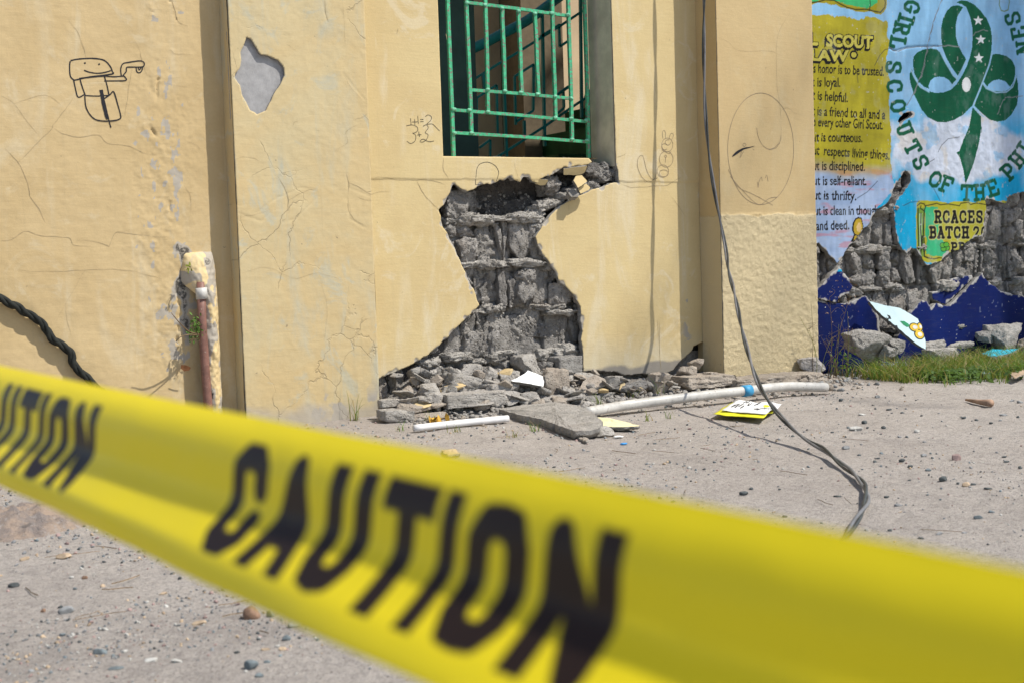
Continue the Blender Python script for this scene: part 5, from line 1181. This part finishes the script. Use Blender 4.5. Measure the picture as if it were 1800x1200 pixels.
def heapf(r, n):
    out = []
    for _ in range(n):
        x = r.uniform(xm0, W(1240, 700)[0]); y = -abs(r.normal(.0, .22))
        pz = heap[1]*max(0, min(1.1, 1-(y/heap[0])))*float(smooth(xm0-.02, xm0+.25, x))*(1-.62*float(smooth(.25, .42, x)))*.93 if y > heap[0] else 0
        out.append((x, y, max(pz, gz(x, y))))
    return out
scatter("gravel", 5200, heapf, .004, .030, [M_rub, M_rub, M_rubd, M_rubb, M_rub], 6, "small crumbs of concrete covering the rubble heap")
def basef(r, n):
    out = []
    for _ in range(n):
        x = r.uniform(W(1180, 700)[0], 3.4); y = -.17-abs(r.normal(0, .2)) if x < xp2r else .03-abs(r.normal(0, .2)); out.append((x, y, gz(x, y)))
    return out
scatter("gravel", 2200, basef, .006, .032, [M_rub, M_rubb, M_rubb, M_rubd, M_st[0]], 8, "crumbled concrete and stones along the right wall's foot")

def leafmat(name, c):
    m = M(name, .5, .3); m.col(m.mix(m.ramp(m.noise(25, 3), .3, .7), tuple(x*.7 for x in c), tuple(x*1.3 for x in c)))
    tr = m.new("ShaderNodeBsdfTranslucent"); tr.inputs[0].default_value = (c[0]*1.6, c[1]*1.6, c[2], 1); mx = m.new("ShaderNodeMixShader"); mx.inputs[0].default_value = .35
    out = [n for n in m.t.nodes if n.type == 'OUTPUT_MATERIAL'][0]; m.L(m.b.outputs[0], mx.inputs[1]); m.L(tr.outputs[0], mx.inputs[2]); m.L(mx.outputs[0], out.inputs[0]); return m.m

# ================================================================ pieces at the mural wall's foot
def onY(px, py, Y): x, z = W(px, py, Y); return np.array([x, Y, z])
def mchunk(px0, py0, px1, py1, Y, label, mat=M_rub, **kw):
    c = onY((px0+px1)/2, (py0+py1)/2, Y); s = scale_at(c); w = (px1-px0)/s*1.0; h = (py1-py0)/s
    return tag(rock("rubble_chunk", c, (w, min(w, h)*.8, h*1.0), int(px0*3+py0), mat, None, rot=(0, kw.pop('ry', 0), 0), rnd=kw.pop('rnd', .3), cuts=9, amp=.09, rough=.05, n=18, wa=.004, **kw), label, "rubble")
mchunk(1479,576,1560,634, -.16, "large grey chunk leaning left of the flowered fragment", ry=.35)
mchunk(1556,596,1592,622, -.14, "grey chunk behind the flowered fragment's lower tip", ry=.2)
mchunk(1540,605,1580,632, -.2, "low grey chunk in the grass below the flowered fragment")
mchunk(1616,598,1665,616, -.06, "flat grey chunk right of the flowered fragment")
mchunk(1655,600,1725,612, -.05, "long thin rubble strip along the blue band's foot")
mchunk(1716,582,1745,604, -.07, "small dark chunk left of the big tilted slab", M_rubd)
mchunk(1732,570,1800,622, -.10, "big tilted grey slab at the right edge", M_rub, rnd=.1)
mchunk(1610,612,1690,636, -.16, "pale crumbled chunk in the grass, middle of the blue band")
mchunk(1784,585,1830,640, -.2, "rounded chunk at the far right behind grass", M_rubb)
mchunk(1400,628,1452,662, -.19, "whitish crumbled chunk at the corner of pilaster and mural", concrete("pale_rubble", (.46, .43, .41), (.36, .34, .32), (.56, .54, .52), .006))
M_cy = simple("pale_cyan_paint", (.62, .78, .80), .5, .3, .04, 15)
ff = facing("plaster_fragment", [(1533,529),(1556,536),(1584,542),(1600,553),(1611,562),(1614,578),(1616,600),(1613,616),(1600,607),(1587,593),(1569,573),(1551,556),(1540,542)], -.10, .024, [M_cy, M_rim], "leaning pale cyan fragment with a painted yellow flower", "plaster fragment", -.28)
# painted flower on the fragment (flat print following its face)
fc = wl([(1533,529),(1556,536),(1584,542),(1600,553),(1611,562),(1614,578),(1616,600),(1613,616),(1600,607),(1587,593),(1569,573),(1551,556),(1540,542)], -.10)
Pj = jag(fc, .006, .0018, int(abs(fc[0][0])*1e4) % 91); cj = Pj.mean(0); Rf = Euler((-.28, 0, 0)).to_matrix()
def onface(name, pts, mat, lift):
    w = wl(pts, -.10)-cj; V = [tuple(Rf @ Vector((x*.98, -.012-lift, z*.98))) for x, z in w]
    o = mesh(name, V, [tuple(range(len(V)))], mat); o.parent = ff; return o
M_py = simple("flower_yellow", (.72, .48, .04), .5, .3); M_pk = simple("flower_outline", (.02, .02, .02), .5, .3); M_pw = simple("flower_white", (.72, .70, .66), .5, .3); M_pg = simple("leaf_paint", (.03, .28, .12), .5, .3)
for cx_, cy_, rx, ry in ((1602,577,9.5,8.5),(1608,590,9,9.5),(1612,576,5,8)):
    onface("flower_print", ell(cx_, cy_, rx, ry, n=14), M_pk, .0008+.0002*(cx_ % 3)); onface("flower_print", ell(cx_, cy_, rx-1.6, ry-1.6, n=14), M_py, .0016+.0002*(cx_ % 3)); onface("flower_print", ell(cx_+1, cy_, rx*.45, ry*.42, n=10), M_pw, .0024+.0002*(cx_ % 3))
onface("leaf_print", zC([(805,565),(840,565),(870,590),(875,610),(850,615),(825,595)]), M_pg, .001)
for i, q in enumerate(([(712,512),(735,520),(740,548),(715,545),(722,530)], [(745,600),(775,600),(778,625),(755,620)], [(700,530),(720,550),(712,560)])): onface("letter_print", zC(q), M_pk, .001)
plate("plaster_fragment", [(1530,633),(1560,628),(1588,632),(1600,641),(1570,643),(1545,642)], .03, .015, [simple("blue_white_paint", (.18, .28, .60), .5, .3, .5, 9), M_rim], "blue and white painted fragment lying in the grass", "plaster fragment")
plate("plaster_fragment", [(1726,621),(1745,613),(1765,614),(1790,612),(1778,620),(1745,627)], .07, .02, [simple("cyan_paint", (.02, .40, .56), .5, .3, .4, 6), M_rim], "bright cyan painted fragment in the grass at right", "plaster fragment")
plate("plaster_fragment", [(1716,647),(1730,648),(1741,655),(1728,656)], .03, .01, [M_cy, M_rim], "small pale cyan chip in the grass", "plaster fragment")
plate("plaster_fragment", [(1772,652),(1790,655),(1800,648),(1806,655),(1784,664)], .03, .005, [simple("cardboard", (.45, .33, .22)), M_rubb], "crumpled tan scrap at the grass edge", "scrap")

# ================================================================ pipes and papers on the ground
pa = [np.array(G(x, y, .02)) for x, y in ((728,752),(790,745),(840,740),(893,735))]
t1 = tube("plastic_pipe", spline(pa, 6), .0135, simple("white_pipe", (.72, .71, .70), .45, .4, .06, 20), 14, None); tag(t1, "short white plastic pipe half sunk in the sand left of the slab", "pipe")
pb = [np.array(G(x, y, h)) for x, y, h in ((1030,724,.03),(1100,712,.035),(1200,699,.045),(1313,686,.05),(1380,679,.05),(1452,680,.03))]
pr = empty("plastic_pipe", pb[0], "long weathered white pipe with a blue joint along the wall foot", "pipe")
sp = spline(pb, 8); tube("pipe_body", sp, .0205, M_pvc, 18, pr)
i0 = 8*3; tube("blue_joint", [sp[i0-1]+(sp[i0]-sp[i0-1])*.3, sp[i0], sp[i0+1]-(sp[i0+1]-sp[i0])*.45], .0245, simple("blue_joint_paint", (.05, .28, .50), .5, .3, .25, 30), 18, pr)
tube("stopper", [sp[-1], sp[-1]+np.array([.012, 0, 0]), sp[-1]+np.array([.03, 0, -.002])], .017, M_rubb, 12, pr)
def sheetpaper(name, px, z, mat, curl, seed, label, group=None):
    P = [np.array(G(x, y, 0.0)) for x, y in px]; a, b, c, d = P; n = 16; V = []; F = []
    for i in range(n+1):
        for j in range(n+1):
            u, v = i/n, j/n; p = (a*(1-u)+b*u)*(1-v)+(d*(1-u)+c*u)*v
            p = p+np.array([0, 0, z+curl*(float(fbm(u*3, v*3, 0, 3, seed))+.8*(u-.5)**2)+.0]); V.append(p)
    F = [(i*(n+1)+j, (i+1)*(n+1)+j, (i+1)*(n+1)+j+1, i*(n+1)+j+1) for i in range(n) for j in range(n)]
    c0 = np.mean(V, 0); o = mesh(name, np.array(V)-c0, F, mat, smooth_=True); o.location = c0; s = o.modifiers.new("thickness", 'SOLIDIFY'); s.thickness = .0012; return tag(o, label, "paper", group), np.array(V), n
yp, _, _ = sheetpaper("paper_sheet", [(1254,737),(1342,744),(1366,724),(1288,714)], .018, simple("yellow_paper", (.72, .68, .03), .7, .2, .05), .012, 3, "bright yellow paper sheet lying on the sand")
wpap, VV, n_ = sheetpaper("paper_sheet", [(1268,733),(1346,740),(1374,722),(1298,712)], .0245, simple("white_paper", (.74, .74, .73), .7, .2, .03), .012, 3, "white handwritten sheet on top of the yellow one")
VV = VV.reshape(n_+1, n_+1, 3)
def onpaper(u, v):
    i = min(n_-1, int(u*n_)); j = min(n_-1, int(v*n_)); fu = u*n_-i; fv = v*n_-j
    return VV[i, j]*(1-fu)*(1-fv)+VV[i+1, j]*fu*(1-fv)+VV[i, j+1]*(1-fu)*fv+VV[i+1, j+1]*fu*fv+np.array([0, 0, .0022])
r_ = random.Random(4); c0 = np.array(wpap.location)
for u0, v0 in ((.12,.35),(.19,.35),(.24,.38),(.32,.3),(.36,.55),(.62,.35),(.68,.32),(.72,.5),(.80,.45),(.26,.7),(.52,.72),(.9,.5)):
    pts = [onpaper(min(.97, max(.03, u0+r_.uniform(-.025, .03)+.01*k_)), min(.95, max(.05, v0+(.18 if k_ % 2 else -.02)+r_.uniform(-.05, .05)))) for k_ in range(4)]
    o = tube("handwriting", spline(pts, 3), .0013, M_ink, 3, wpap); o.matrix_parent_inverse = Matrix.Translation(-Vector(c0))
o = leaf_cluster("fallen_leaf", (0, 0, 0), (.03, .03, .01), 10, .022, simple("yellow_leaf", (.55, .33, .06), .8, .1, .3), None, 3); o.location = G(770, 736, .02); tag(o, "crumpled yellow dead leaf in front of the long slab", "leaf")
o = rock("shell_scrap", G(1095, 752, .012), (.06, .05, .02), 5, M_white, None, rnd=.9, n=8, cuts=7, amp=.2); tag(o, "crumpled white scrap beside the round grey lump", "scrap")
o = rock("shell_scrap", G(1087, 767, .006), (.035, .02, .008), 6, M_white, None, rnd=.9, n=6, cuts=3); tag(o, "small white chip on the sand right of the round lump", "scrap")
o = rock("plastic_scrap", G(1097, 779, .004), (.03, .015, .006), 7, simple("blue_plastic", (.03, .25, .60), .4, .4), None, rnd=.8, n=5); tag(o, "tiny bright blue plastic scrap on the sand", "scrap")
o = tube("wood_stick", [G(1698, 702, .012), G(1722, 706, .016), G(1742, 708, .018)], .012, simple("driftwood", (.36, .24, .17), .9, .1, .3, 30, .002), 8, None, rfun=lambda t: .4+.9*t); tag(o, "brown piece of wood on the gravel below the grass", "wood")
# twigs: dry needles strewn over the sand
r_ = random.Random(12); V = []; F = []
tw = []
for i in range(90):
    x, y = r_.uniform(20, 1790), r_.uniform(730, 1130); p = G(x, y, 0)
    if p[1] > -.3: continue
    a = r_.uniform(0, 3.14); L_ = r_.uniform(.02, .12); z = gz(p[0], p[1])+.006; pts = [p+np.array([math.cos(a)*L_*t, math.sin(a)*L_*t, 0])+np.array([r_.uniform(-.004, .004), r_.uniform(-.004, .004), 0]) for t in (0, .35, .7, 1)]
    for q in pts: q[2] = z
    b0 = len(V); w = .0006+.0006*r_.random(); nn = np.array([-math.sin(a), math.cos(a), 0])*w
    for q in pts: V += [q-nn, q+np.array([0, 0, w*1.6]), q+nn]
    for j in range(3): s_0 = b0+j*3; F += [(s_0, s_0+1, s_0+4, s_0+3), (s_0+1, s_0+2, s_0+5, s_0+4)]
tag(mesh("dry_litter", V, F, M_dry), "dry needles and thin twigs strewn over the sand", "litter", kind='stuff')

# palm outside the picture on the right: its trunk throws the soft dark band on the mural
pm = empty("palm_tree", (6.9, -4.25, 0), "slender palm standing in the yard opposite the mural, outside the photograph", "tree")
dT = 5.6; bX, bY = 3.30+.643*dT, -.766*dT
pm.location = (bX, bY, 0)
tube("trunk", [(bX+.14, bY, 0), (bX+.08, bY, 3), (bX, bY, 7), (bX-.02, bY, 10.2)], .10, simple("palm_bark", (.22, .18, .14), .9, .1, .3, 12, .01), 14, pm, rfun=lambda t: 1.15-.35*t)
rp = random.Random(3)
for i in range(12):
    a = i*.5236+rp.uniform(-.1, .1); V = []; F = []
    for k_ in range(26):
        t = k_/25; r0_ = 2.6*t; z0_ = 10.2+.9*math.sin(t*2.2)-1.2*t*t; c_ = (bX-.02+math.cos(a)*r0_, bY+math.sin(a)*r0_, z0_)
        for sd in (-1, 1):
            L_ = .42*(1-abs(t-.45)); e_ = a+sd*1.1; b0 = len(V); V += [c_, (c_[0]+math.cos(a)*.035, c_[1]+math.sin(a)*.035, c_[2]), (c_[0]+math.cos(e_)*L_, c_[1]+math.sin(e_)*L_, c_[2]-.18)]; F.append((b0, b0+1, b0+2))
    child(mesh("frond", V, F, leafmat("palm_leaf", (.07, .12, .03)) if i == 0 else bpy.data.materials["palm_leaf"]), pm)

# ================================================================ grass and weeds
def blades(name, n, fn, h0, h1, mats, seed, label, w=.0028, kind='stuff', lean=.5):
    r = random.Random(seed); V = []; F = []; fm = []
    for _ in range(n):
        x, y, z = fn(r); h = r.uniform(h0, h1)*(.5+r.random()*.5); a = r.uniform(0, 6.28); l = r.uniform(.1, lean)*h*1.6; ww = w*r.uniform(.6, 1.3); b = len(V); pa_ = r.uniform(0, 6.28)
        c_, s_c = math.cos(pa_)*ww, math.sin(pa_)*ww; mi = r.choices(range(len(mats)), [5, 3, 2][:len(mats)])[0]
        for t in (0, .4, .75, 1):
            cx_ = x+math.cos(a)*l*t*t; cy_ = y+math.sin(a)*l*t*t; cz_ = z+h*(t-.25*t*t*lean); k_ = 1-t*.85
            V += [(cx_-c_*k_, cy_-s_c*k_, cz_), (cx_+c_*k_, cy_+s_c*k_, cz_)]
        F += [(b+2*j, b+2*j+1, b+2*j+3, b+2*j+2) for j in range(3)]; fm += [mi]*3
    o = mesh(name, V, F, mats=mats, fmat=fm)
    return tag(o, label, "grass", kind=kind)
Mg = [leafmat("grass_green", (.12, .20, .035)), leafmat("grass_yellowish", (.24, .25, .06)), leafmat("grass_dry", (.34, .26, .12))]
def strip(r):
    while True:
        x = r.uniform(1.78, 4.2); y = r.gauss(-.45, .22)
        if y > .0 or y < -1.0: continue
        e = .22*float(fbm(x*2.6, 2, 0, 3, 5))
        if y < -.80+e*1.6 or (float(fbm(x*5, y*6, 0, 3, 8)) < -.08 and r.random() < .75): continue
        return x, y, gz(x, y)
px_l = G(1440, 690)
blades("grass", 9500, strip, .06, .17, Mg, 3, "strip of unkempt grass along the foot of the mural wall", lean=.9)
lc = leaf_cluster("ground_weeds", (0, 0, 0), (0, 0, 0), 1, .01, Mg[0], None, 1); bpy.data.objects.remove(lc)
r_ = random.Random(77); V = []; F = []
for _ in range(1600):
    x = 1.9+abs(r_.gauss(0, .55)); y = r_.gauss(-.62, .10); z = gz(x, y)+r_.uniform(.005, .05); R = Euler((r_.uniform(-.6, .6), r_.uniform(-.6, .6), r_.uniform(0, 6.3))).to_matrix(); s = .016*r_.uniform(.5, 1.3); b = len(V)
    for q in ((-1,0,0),(-.3,.5,.1),(.5,.4,.06),(1,0,0),(.5,-.4,.06),(-.3,-.5,.1)): V.append(tuple(Vector((x, y, z))+R @ Vector(q)*s))
    F.append(tuple(range(b, b+6)))
tag(mesh("ground_weeds", V, F, leafmat("weed_green", (.10, .17, .05))), "low broad-leaved weeds at the front edge of the grass strip", "weeds", kind='stuff')
tufts = [((625,745),16,.13,"grass tuft at the left pilaster's foot"),((940,757),14,.05,"tiny tuft on the sand in front of the slab"),((880,700),12,.10,"tuft growing before the long slab's right end"),((848,708),8,.06,None),((720,740),12,.05,"bright low weed between slab and pilaster"),((900,770),12,.04,None),((1052,716),12,.06,"tuft by the white pipe's left end"),((1110,706),10,.05,None),((1136,740),8,.05,None),((1160,700),8,.10,None),((1230,705),8,.05,None),((1175,735),10,.05,None),((1372,686),10,.04,None),((800,760),10,.05,None),((700,760),8,.05,None),((1060,726),8,.04,None),((760,745),10,.06,None),((1085,690),6,.05,None)]
for i, ((x, y), n, h, lab) in enumerate(tufts):
    p = G(x, y, 0); z0 = gz(p[0], p[1])
    o = blades("grass_tuft", n, lambda r: (r.gauss(0, .012), r.gauss(0, .012), 0), h*.7, h*1.3, Mg, 100+i, lab or "sparse little grass tuft growing out of the gravel", w=.0018, kind=None)
    o.location = (p[0], p[1], z0); o['category'] = "grass tuft"
    if not lab: o['group'] = "sparse grass tufts near the heap"
# dry stemmed weed at the corner of the right pilaster
dw = empty("dry_weed", (xp2r+.03, -.25, 0), "tall dry stemmed weed in the corner of pilaster and mural", "weed")
r_ = random.Random(9)
for i in range(16):
    b0 = np.array([xp2r+r_.uniform(-.10, .08), -.24+r_.uniform(-.05, .05), .02]); h = r_.uniform(.12, .42); dx_ = r_.uniform(-.16, .12); P = [b0+np.array([dx_*t*t, -.02*t, h*t])+np.array([r_.uniform(-.006, .006), 0, 0]) for t in (0, .3, .6, 1)]
    stem("stem", P, .0016, M_dry if i % 3 else Mg[1], dw)
    if i % 2 == 0:
        for j in range(4):
            q = P[2]+(P[3]-P[2])*r_.random(); stem("twig", [q, q+np.array([r_.uniform(-.04, .04), -.005, r_.uniform(.01, .04)]), q+np.array([r_.uniform(-.06, .06), -.01, r_.uniform(.02, .07)])], .0010, M_dry, dw)
leaf_cluster("seed_heads", (xp2r+.09, -.24, .42), (.10, .03, .14), 50, .005, simple("seed_pink", (.30, .20, .14), .9, .1), dw, 4)
leaf_cluster("foliage", (xp2r+.05, -.26, .10), (.10, .05, .08), 40, .010, Mg[0], dw, 8)

# ================================================================ caution tape in the foreground
zt = lambda px: 1/(1.08+.00122*px)
mid = lambda px: (px, 742+px*.324) 
pxs = np.linspace(-420, 2350, 900); A_ = []
for px in pxs:
    x, y = mid(px); z = max(.16, zt(px)); A_.append(CAM+ray(x, y)*z)
A_ = np.array(A_); T = np.gradient(A_, axis=0); T /= np.linalg.norm(T, axis=1)[:, None]
S = np.concatenate([[0], np.cumsum(np.linalg.norm(np.diff(A_, axis=0), axis=1))])
view = A_-CAM; view /= np.linalg.norm(view, axis=1)[:, None]
ds = .0011; s_even = np.arange(0, S[-1], ds)
A2_ = np.stack([np.interp(s_even, S, A_[:, i]) for i in range(3)], 1); T2 = np.gradient(A2_, axis=0); T2 /= np.linalg.norm(T2, axis=1)[:, None]; V2 = A2_-CAM; V2 /= np.linalg.norm(V2, axis=1)[:, None]
axis = T2.mean(0); axis /= np.linalg.norm(axis)
Cd = np.array([0, 0, -1.])-axis*(-axis[2]); Cd /= np.linalg.norm(Cd)          # down across the tape
Nd = np.cross(axis, Cd); Nd /= np.linalg.norm(Nd)
if Nd@V2[len(V2)//2] > 0: Nd = -Nd                                            # toward the camera
WT = .0865; nt = 80; ts = np.linspace(0, 1, nt+1)
s_of = lambda px: float(np.interp(px, pxs, S))
def tilt(t, s):
    """lean of the surface across the width, radians: positive = facing up"""
    u_ = float(smooth(s_of(100), s_of(1300), s)); k1 = .03*np.sin(s*9)-.32*u_*(t < .3)*(.3-t)/.3*1.6-(1-u_)*1.0*np.clip((t-.80)/.12, 0, 1); a = np.interp(t, [0, .08, .20, .34, .41, .47, .58, .82, .94, 1], TILT); return a+k1
TILT = [1.15, 1.05, .60, .12, .08, .12, .80, .88, .80, .6]
sv = s_even[:, None]; tt = ts[None, :]
ang = np.stack([tilt(ts, s) for s in s_even]); dt = WT/nt
cc = np.cumsum(np.cos(ang)*dt, 1); nn = np.cumsum(np.sin(ang)*dt, 1); cc -= cc[:, [nt//2]]; nn -= nn[:, [nt//2]]
cc += .0
rip = .0012*fbm(sv*14, tt*2, 0, 3, 3)
TP = A2_[:, None, :]+cc[..., None]*Cd+(nn+rip)[..., None]*Nd
# lettering as a printed colour layer
sC, sN = s_of(404), s_of(1092); wordlen = sN-sC
cw = dict(C=1, A=1.08, U=1.0, T=.95, I=.30, O=1.02, N=1.08); gap = .11; tot = sum(cw[c] for c in "CAUTION")+gap*6; un = wordlen/tot
LG = {'C': [[(.95,.30),(.93,.12),(.72,.0),(.5,0),(.28,.0),(.06,.14),(.06,.5),(.06,.86),(.28,1),(.5,1),(.72,1),(.93,.88),(.95,.68)]], 'A': [[(.04,1),(.5,0),(.96,1)],[(.22,.70),(.78,.70)]], 'U': [[(.07,0),(.07,.78),(.2,.96),(.5,1),(.8,.96),(.93,.78),(.93,0)]],
      'T': [[(.5,0),(.5,1)],[(0,0),(1,0)]], 'I': [[(.5,0),(.5,1)]], 'O': [[(.5,0),(.78,.02),(.94,.2),(.94,.8),(.78,.98),(.5,1),(.22,.98),(.06,.8),(.06,.2),(.22,.02),(.5,0)]], 'N': [[(.06,1),(.06,0),(.94,1),(.94,0)]]}
ink = np.zeros((len(s_even), nt+1)); SS, TT = np.meshgrid(s_even, ts*WT, indexing='ij'); t0_, t1_ = .165*WT, .845*WT; th = .0140
for start in (sC, sN-wordlen-(s_of(392)-s_of(165))-wordlen+wordlen*1.0 if False else s_of(168)-wordlen, sN+(s_of(392)-s_of(168))):
    x = start
    for ch in "CAUTION":
        w = cw[ch]*un
        for st in LG[ch]:
            P = [(x+u*(w-th)+th/2, t0_+th/2+v*(t1_-t0_-th)) for u, v in st]; x0_, x1_ = min(p[0] for p in P)-.02, max(p[0] for p in P)+.02
            i0, i1 = np.searchsorted(s_even, [x0_, x1_])
            if ch in 'AUTIN':                          # square cut stroke ends
                a_, b_ = np.array(P[0]), np.array(P[-1]); u1 = a_-np.array(P[1]); u2 = b_-np.array(P[-2])
                if not (ch == 'A' and abs(a_[1]-b_[1]) < 1e-6 and len(P) == 2): P = [tuple(a_+u1/np.hypot(*u1)*th*1.2)]+P[1:-1]+[tuple(b_+u2/np.hypot(*u2)*th*1.2)]
            if i1 > i0: d = dpoly(SS[i0:i1], TT[i0:i1], P); clip_ = np.maximum.reduce([t0_-TT[i0:i1], TT[i0:i1]-t1_, x-SS[i0:i1], SS[i0:i1]-x-w]); d = np.maximum(d, clip_+th/2); ink[i0:i1] = np.maximum(ink[i0:i1], np.clip((th/2+.0006-d)/.0012, 0, 1))
        x += w+gap*un
m = M("caution_tape_film", .38, .28)
ik = m.attr('ink')['Fac']; yel = (.97, .78, .017); c_ = m.mix(ik, yel, (.028, .016, .011)); m.col(c_)
tr = m.new("ShaderNodeBsdfTranslucent"); m.L(m.mix(ik, (.96, .76, .02), (.035, .018, .012)), tr.inputs[0]); mx = m.new("ShaderNodeMixShader"); mx.inputs[0].default_value = .33
out = [n for n in m.t.nodes if n.type == 'OUTPUT_MATERIAL'][0]; m.L(m.b.outputs[0], mx.inputs[1]); m.L(tr.outputs[0], mx.inputs[2]); m.L(mx.outputs[0], out.inputs[0])
ns, n1 = TP.shape[0], nt+1; idx = np.arange(ns*n1).reshape(ns, n1)
tape = mesh("caution_tape", TP.reshape(-1, 3), np.stack([idx[:-1, :-1], idx[1:, :-1], idx[1:, 1:], idx[:-1, 1:]], -1).reshape(-1, 4), m.m, smooth_=True)
tape.data.attributes.new('ink', 'FLOAT', 'POINT').data.foreach_set('value', ink.astype(np.float32).ravel())
tag(tape, "yellow barrier tape printed CAUTION stretched across the foreground", "barrier tape")
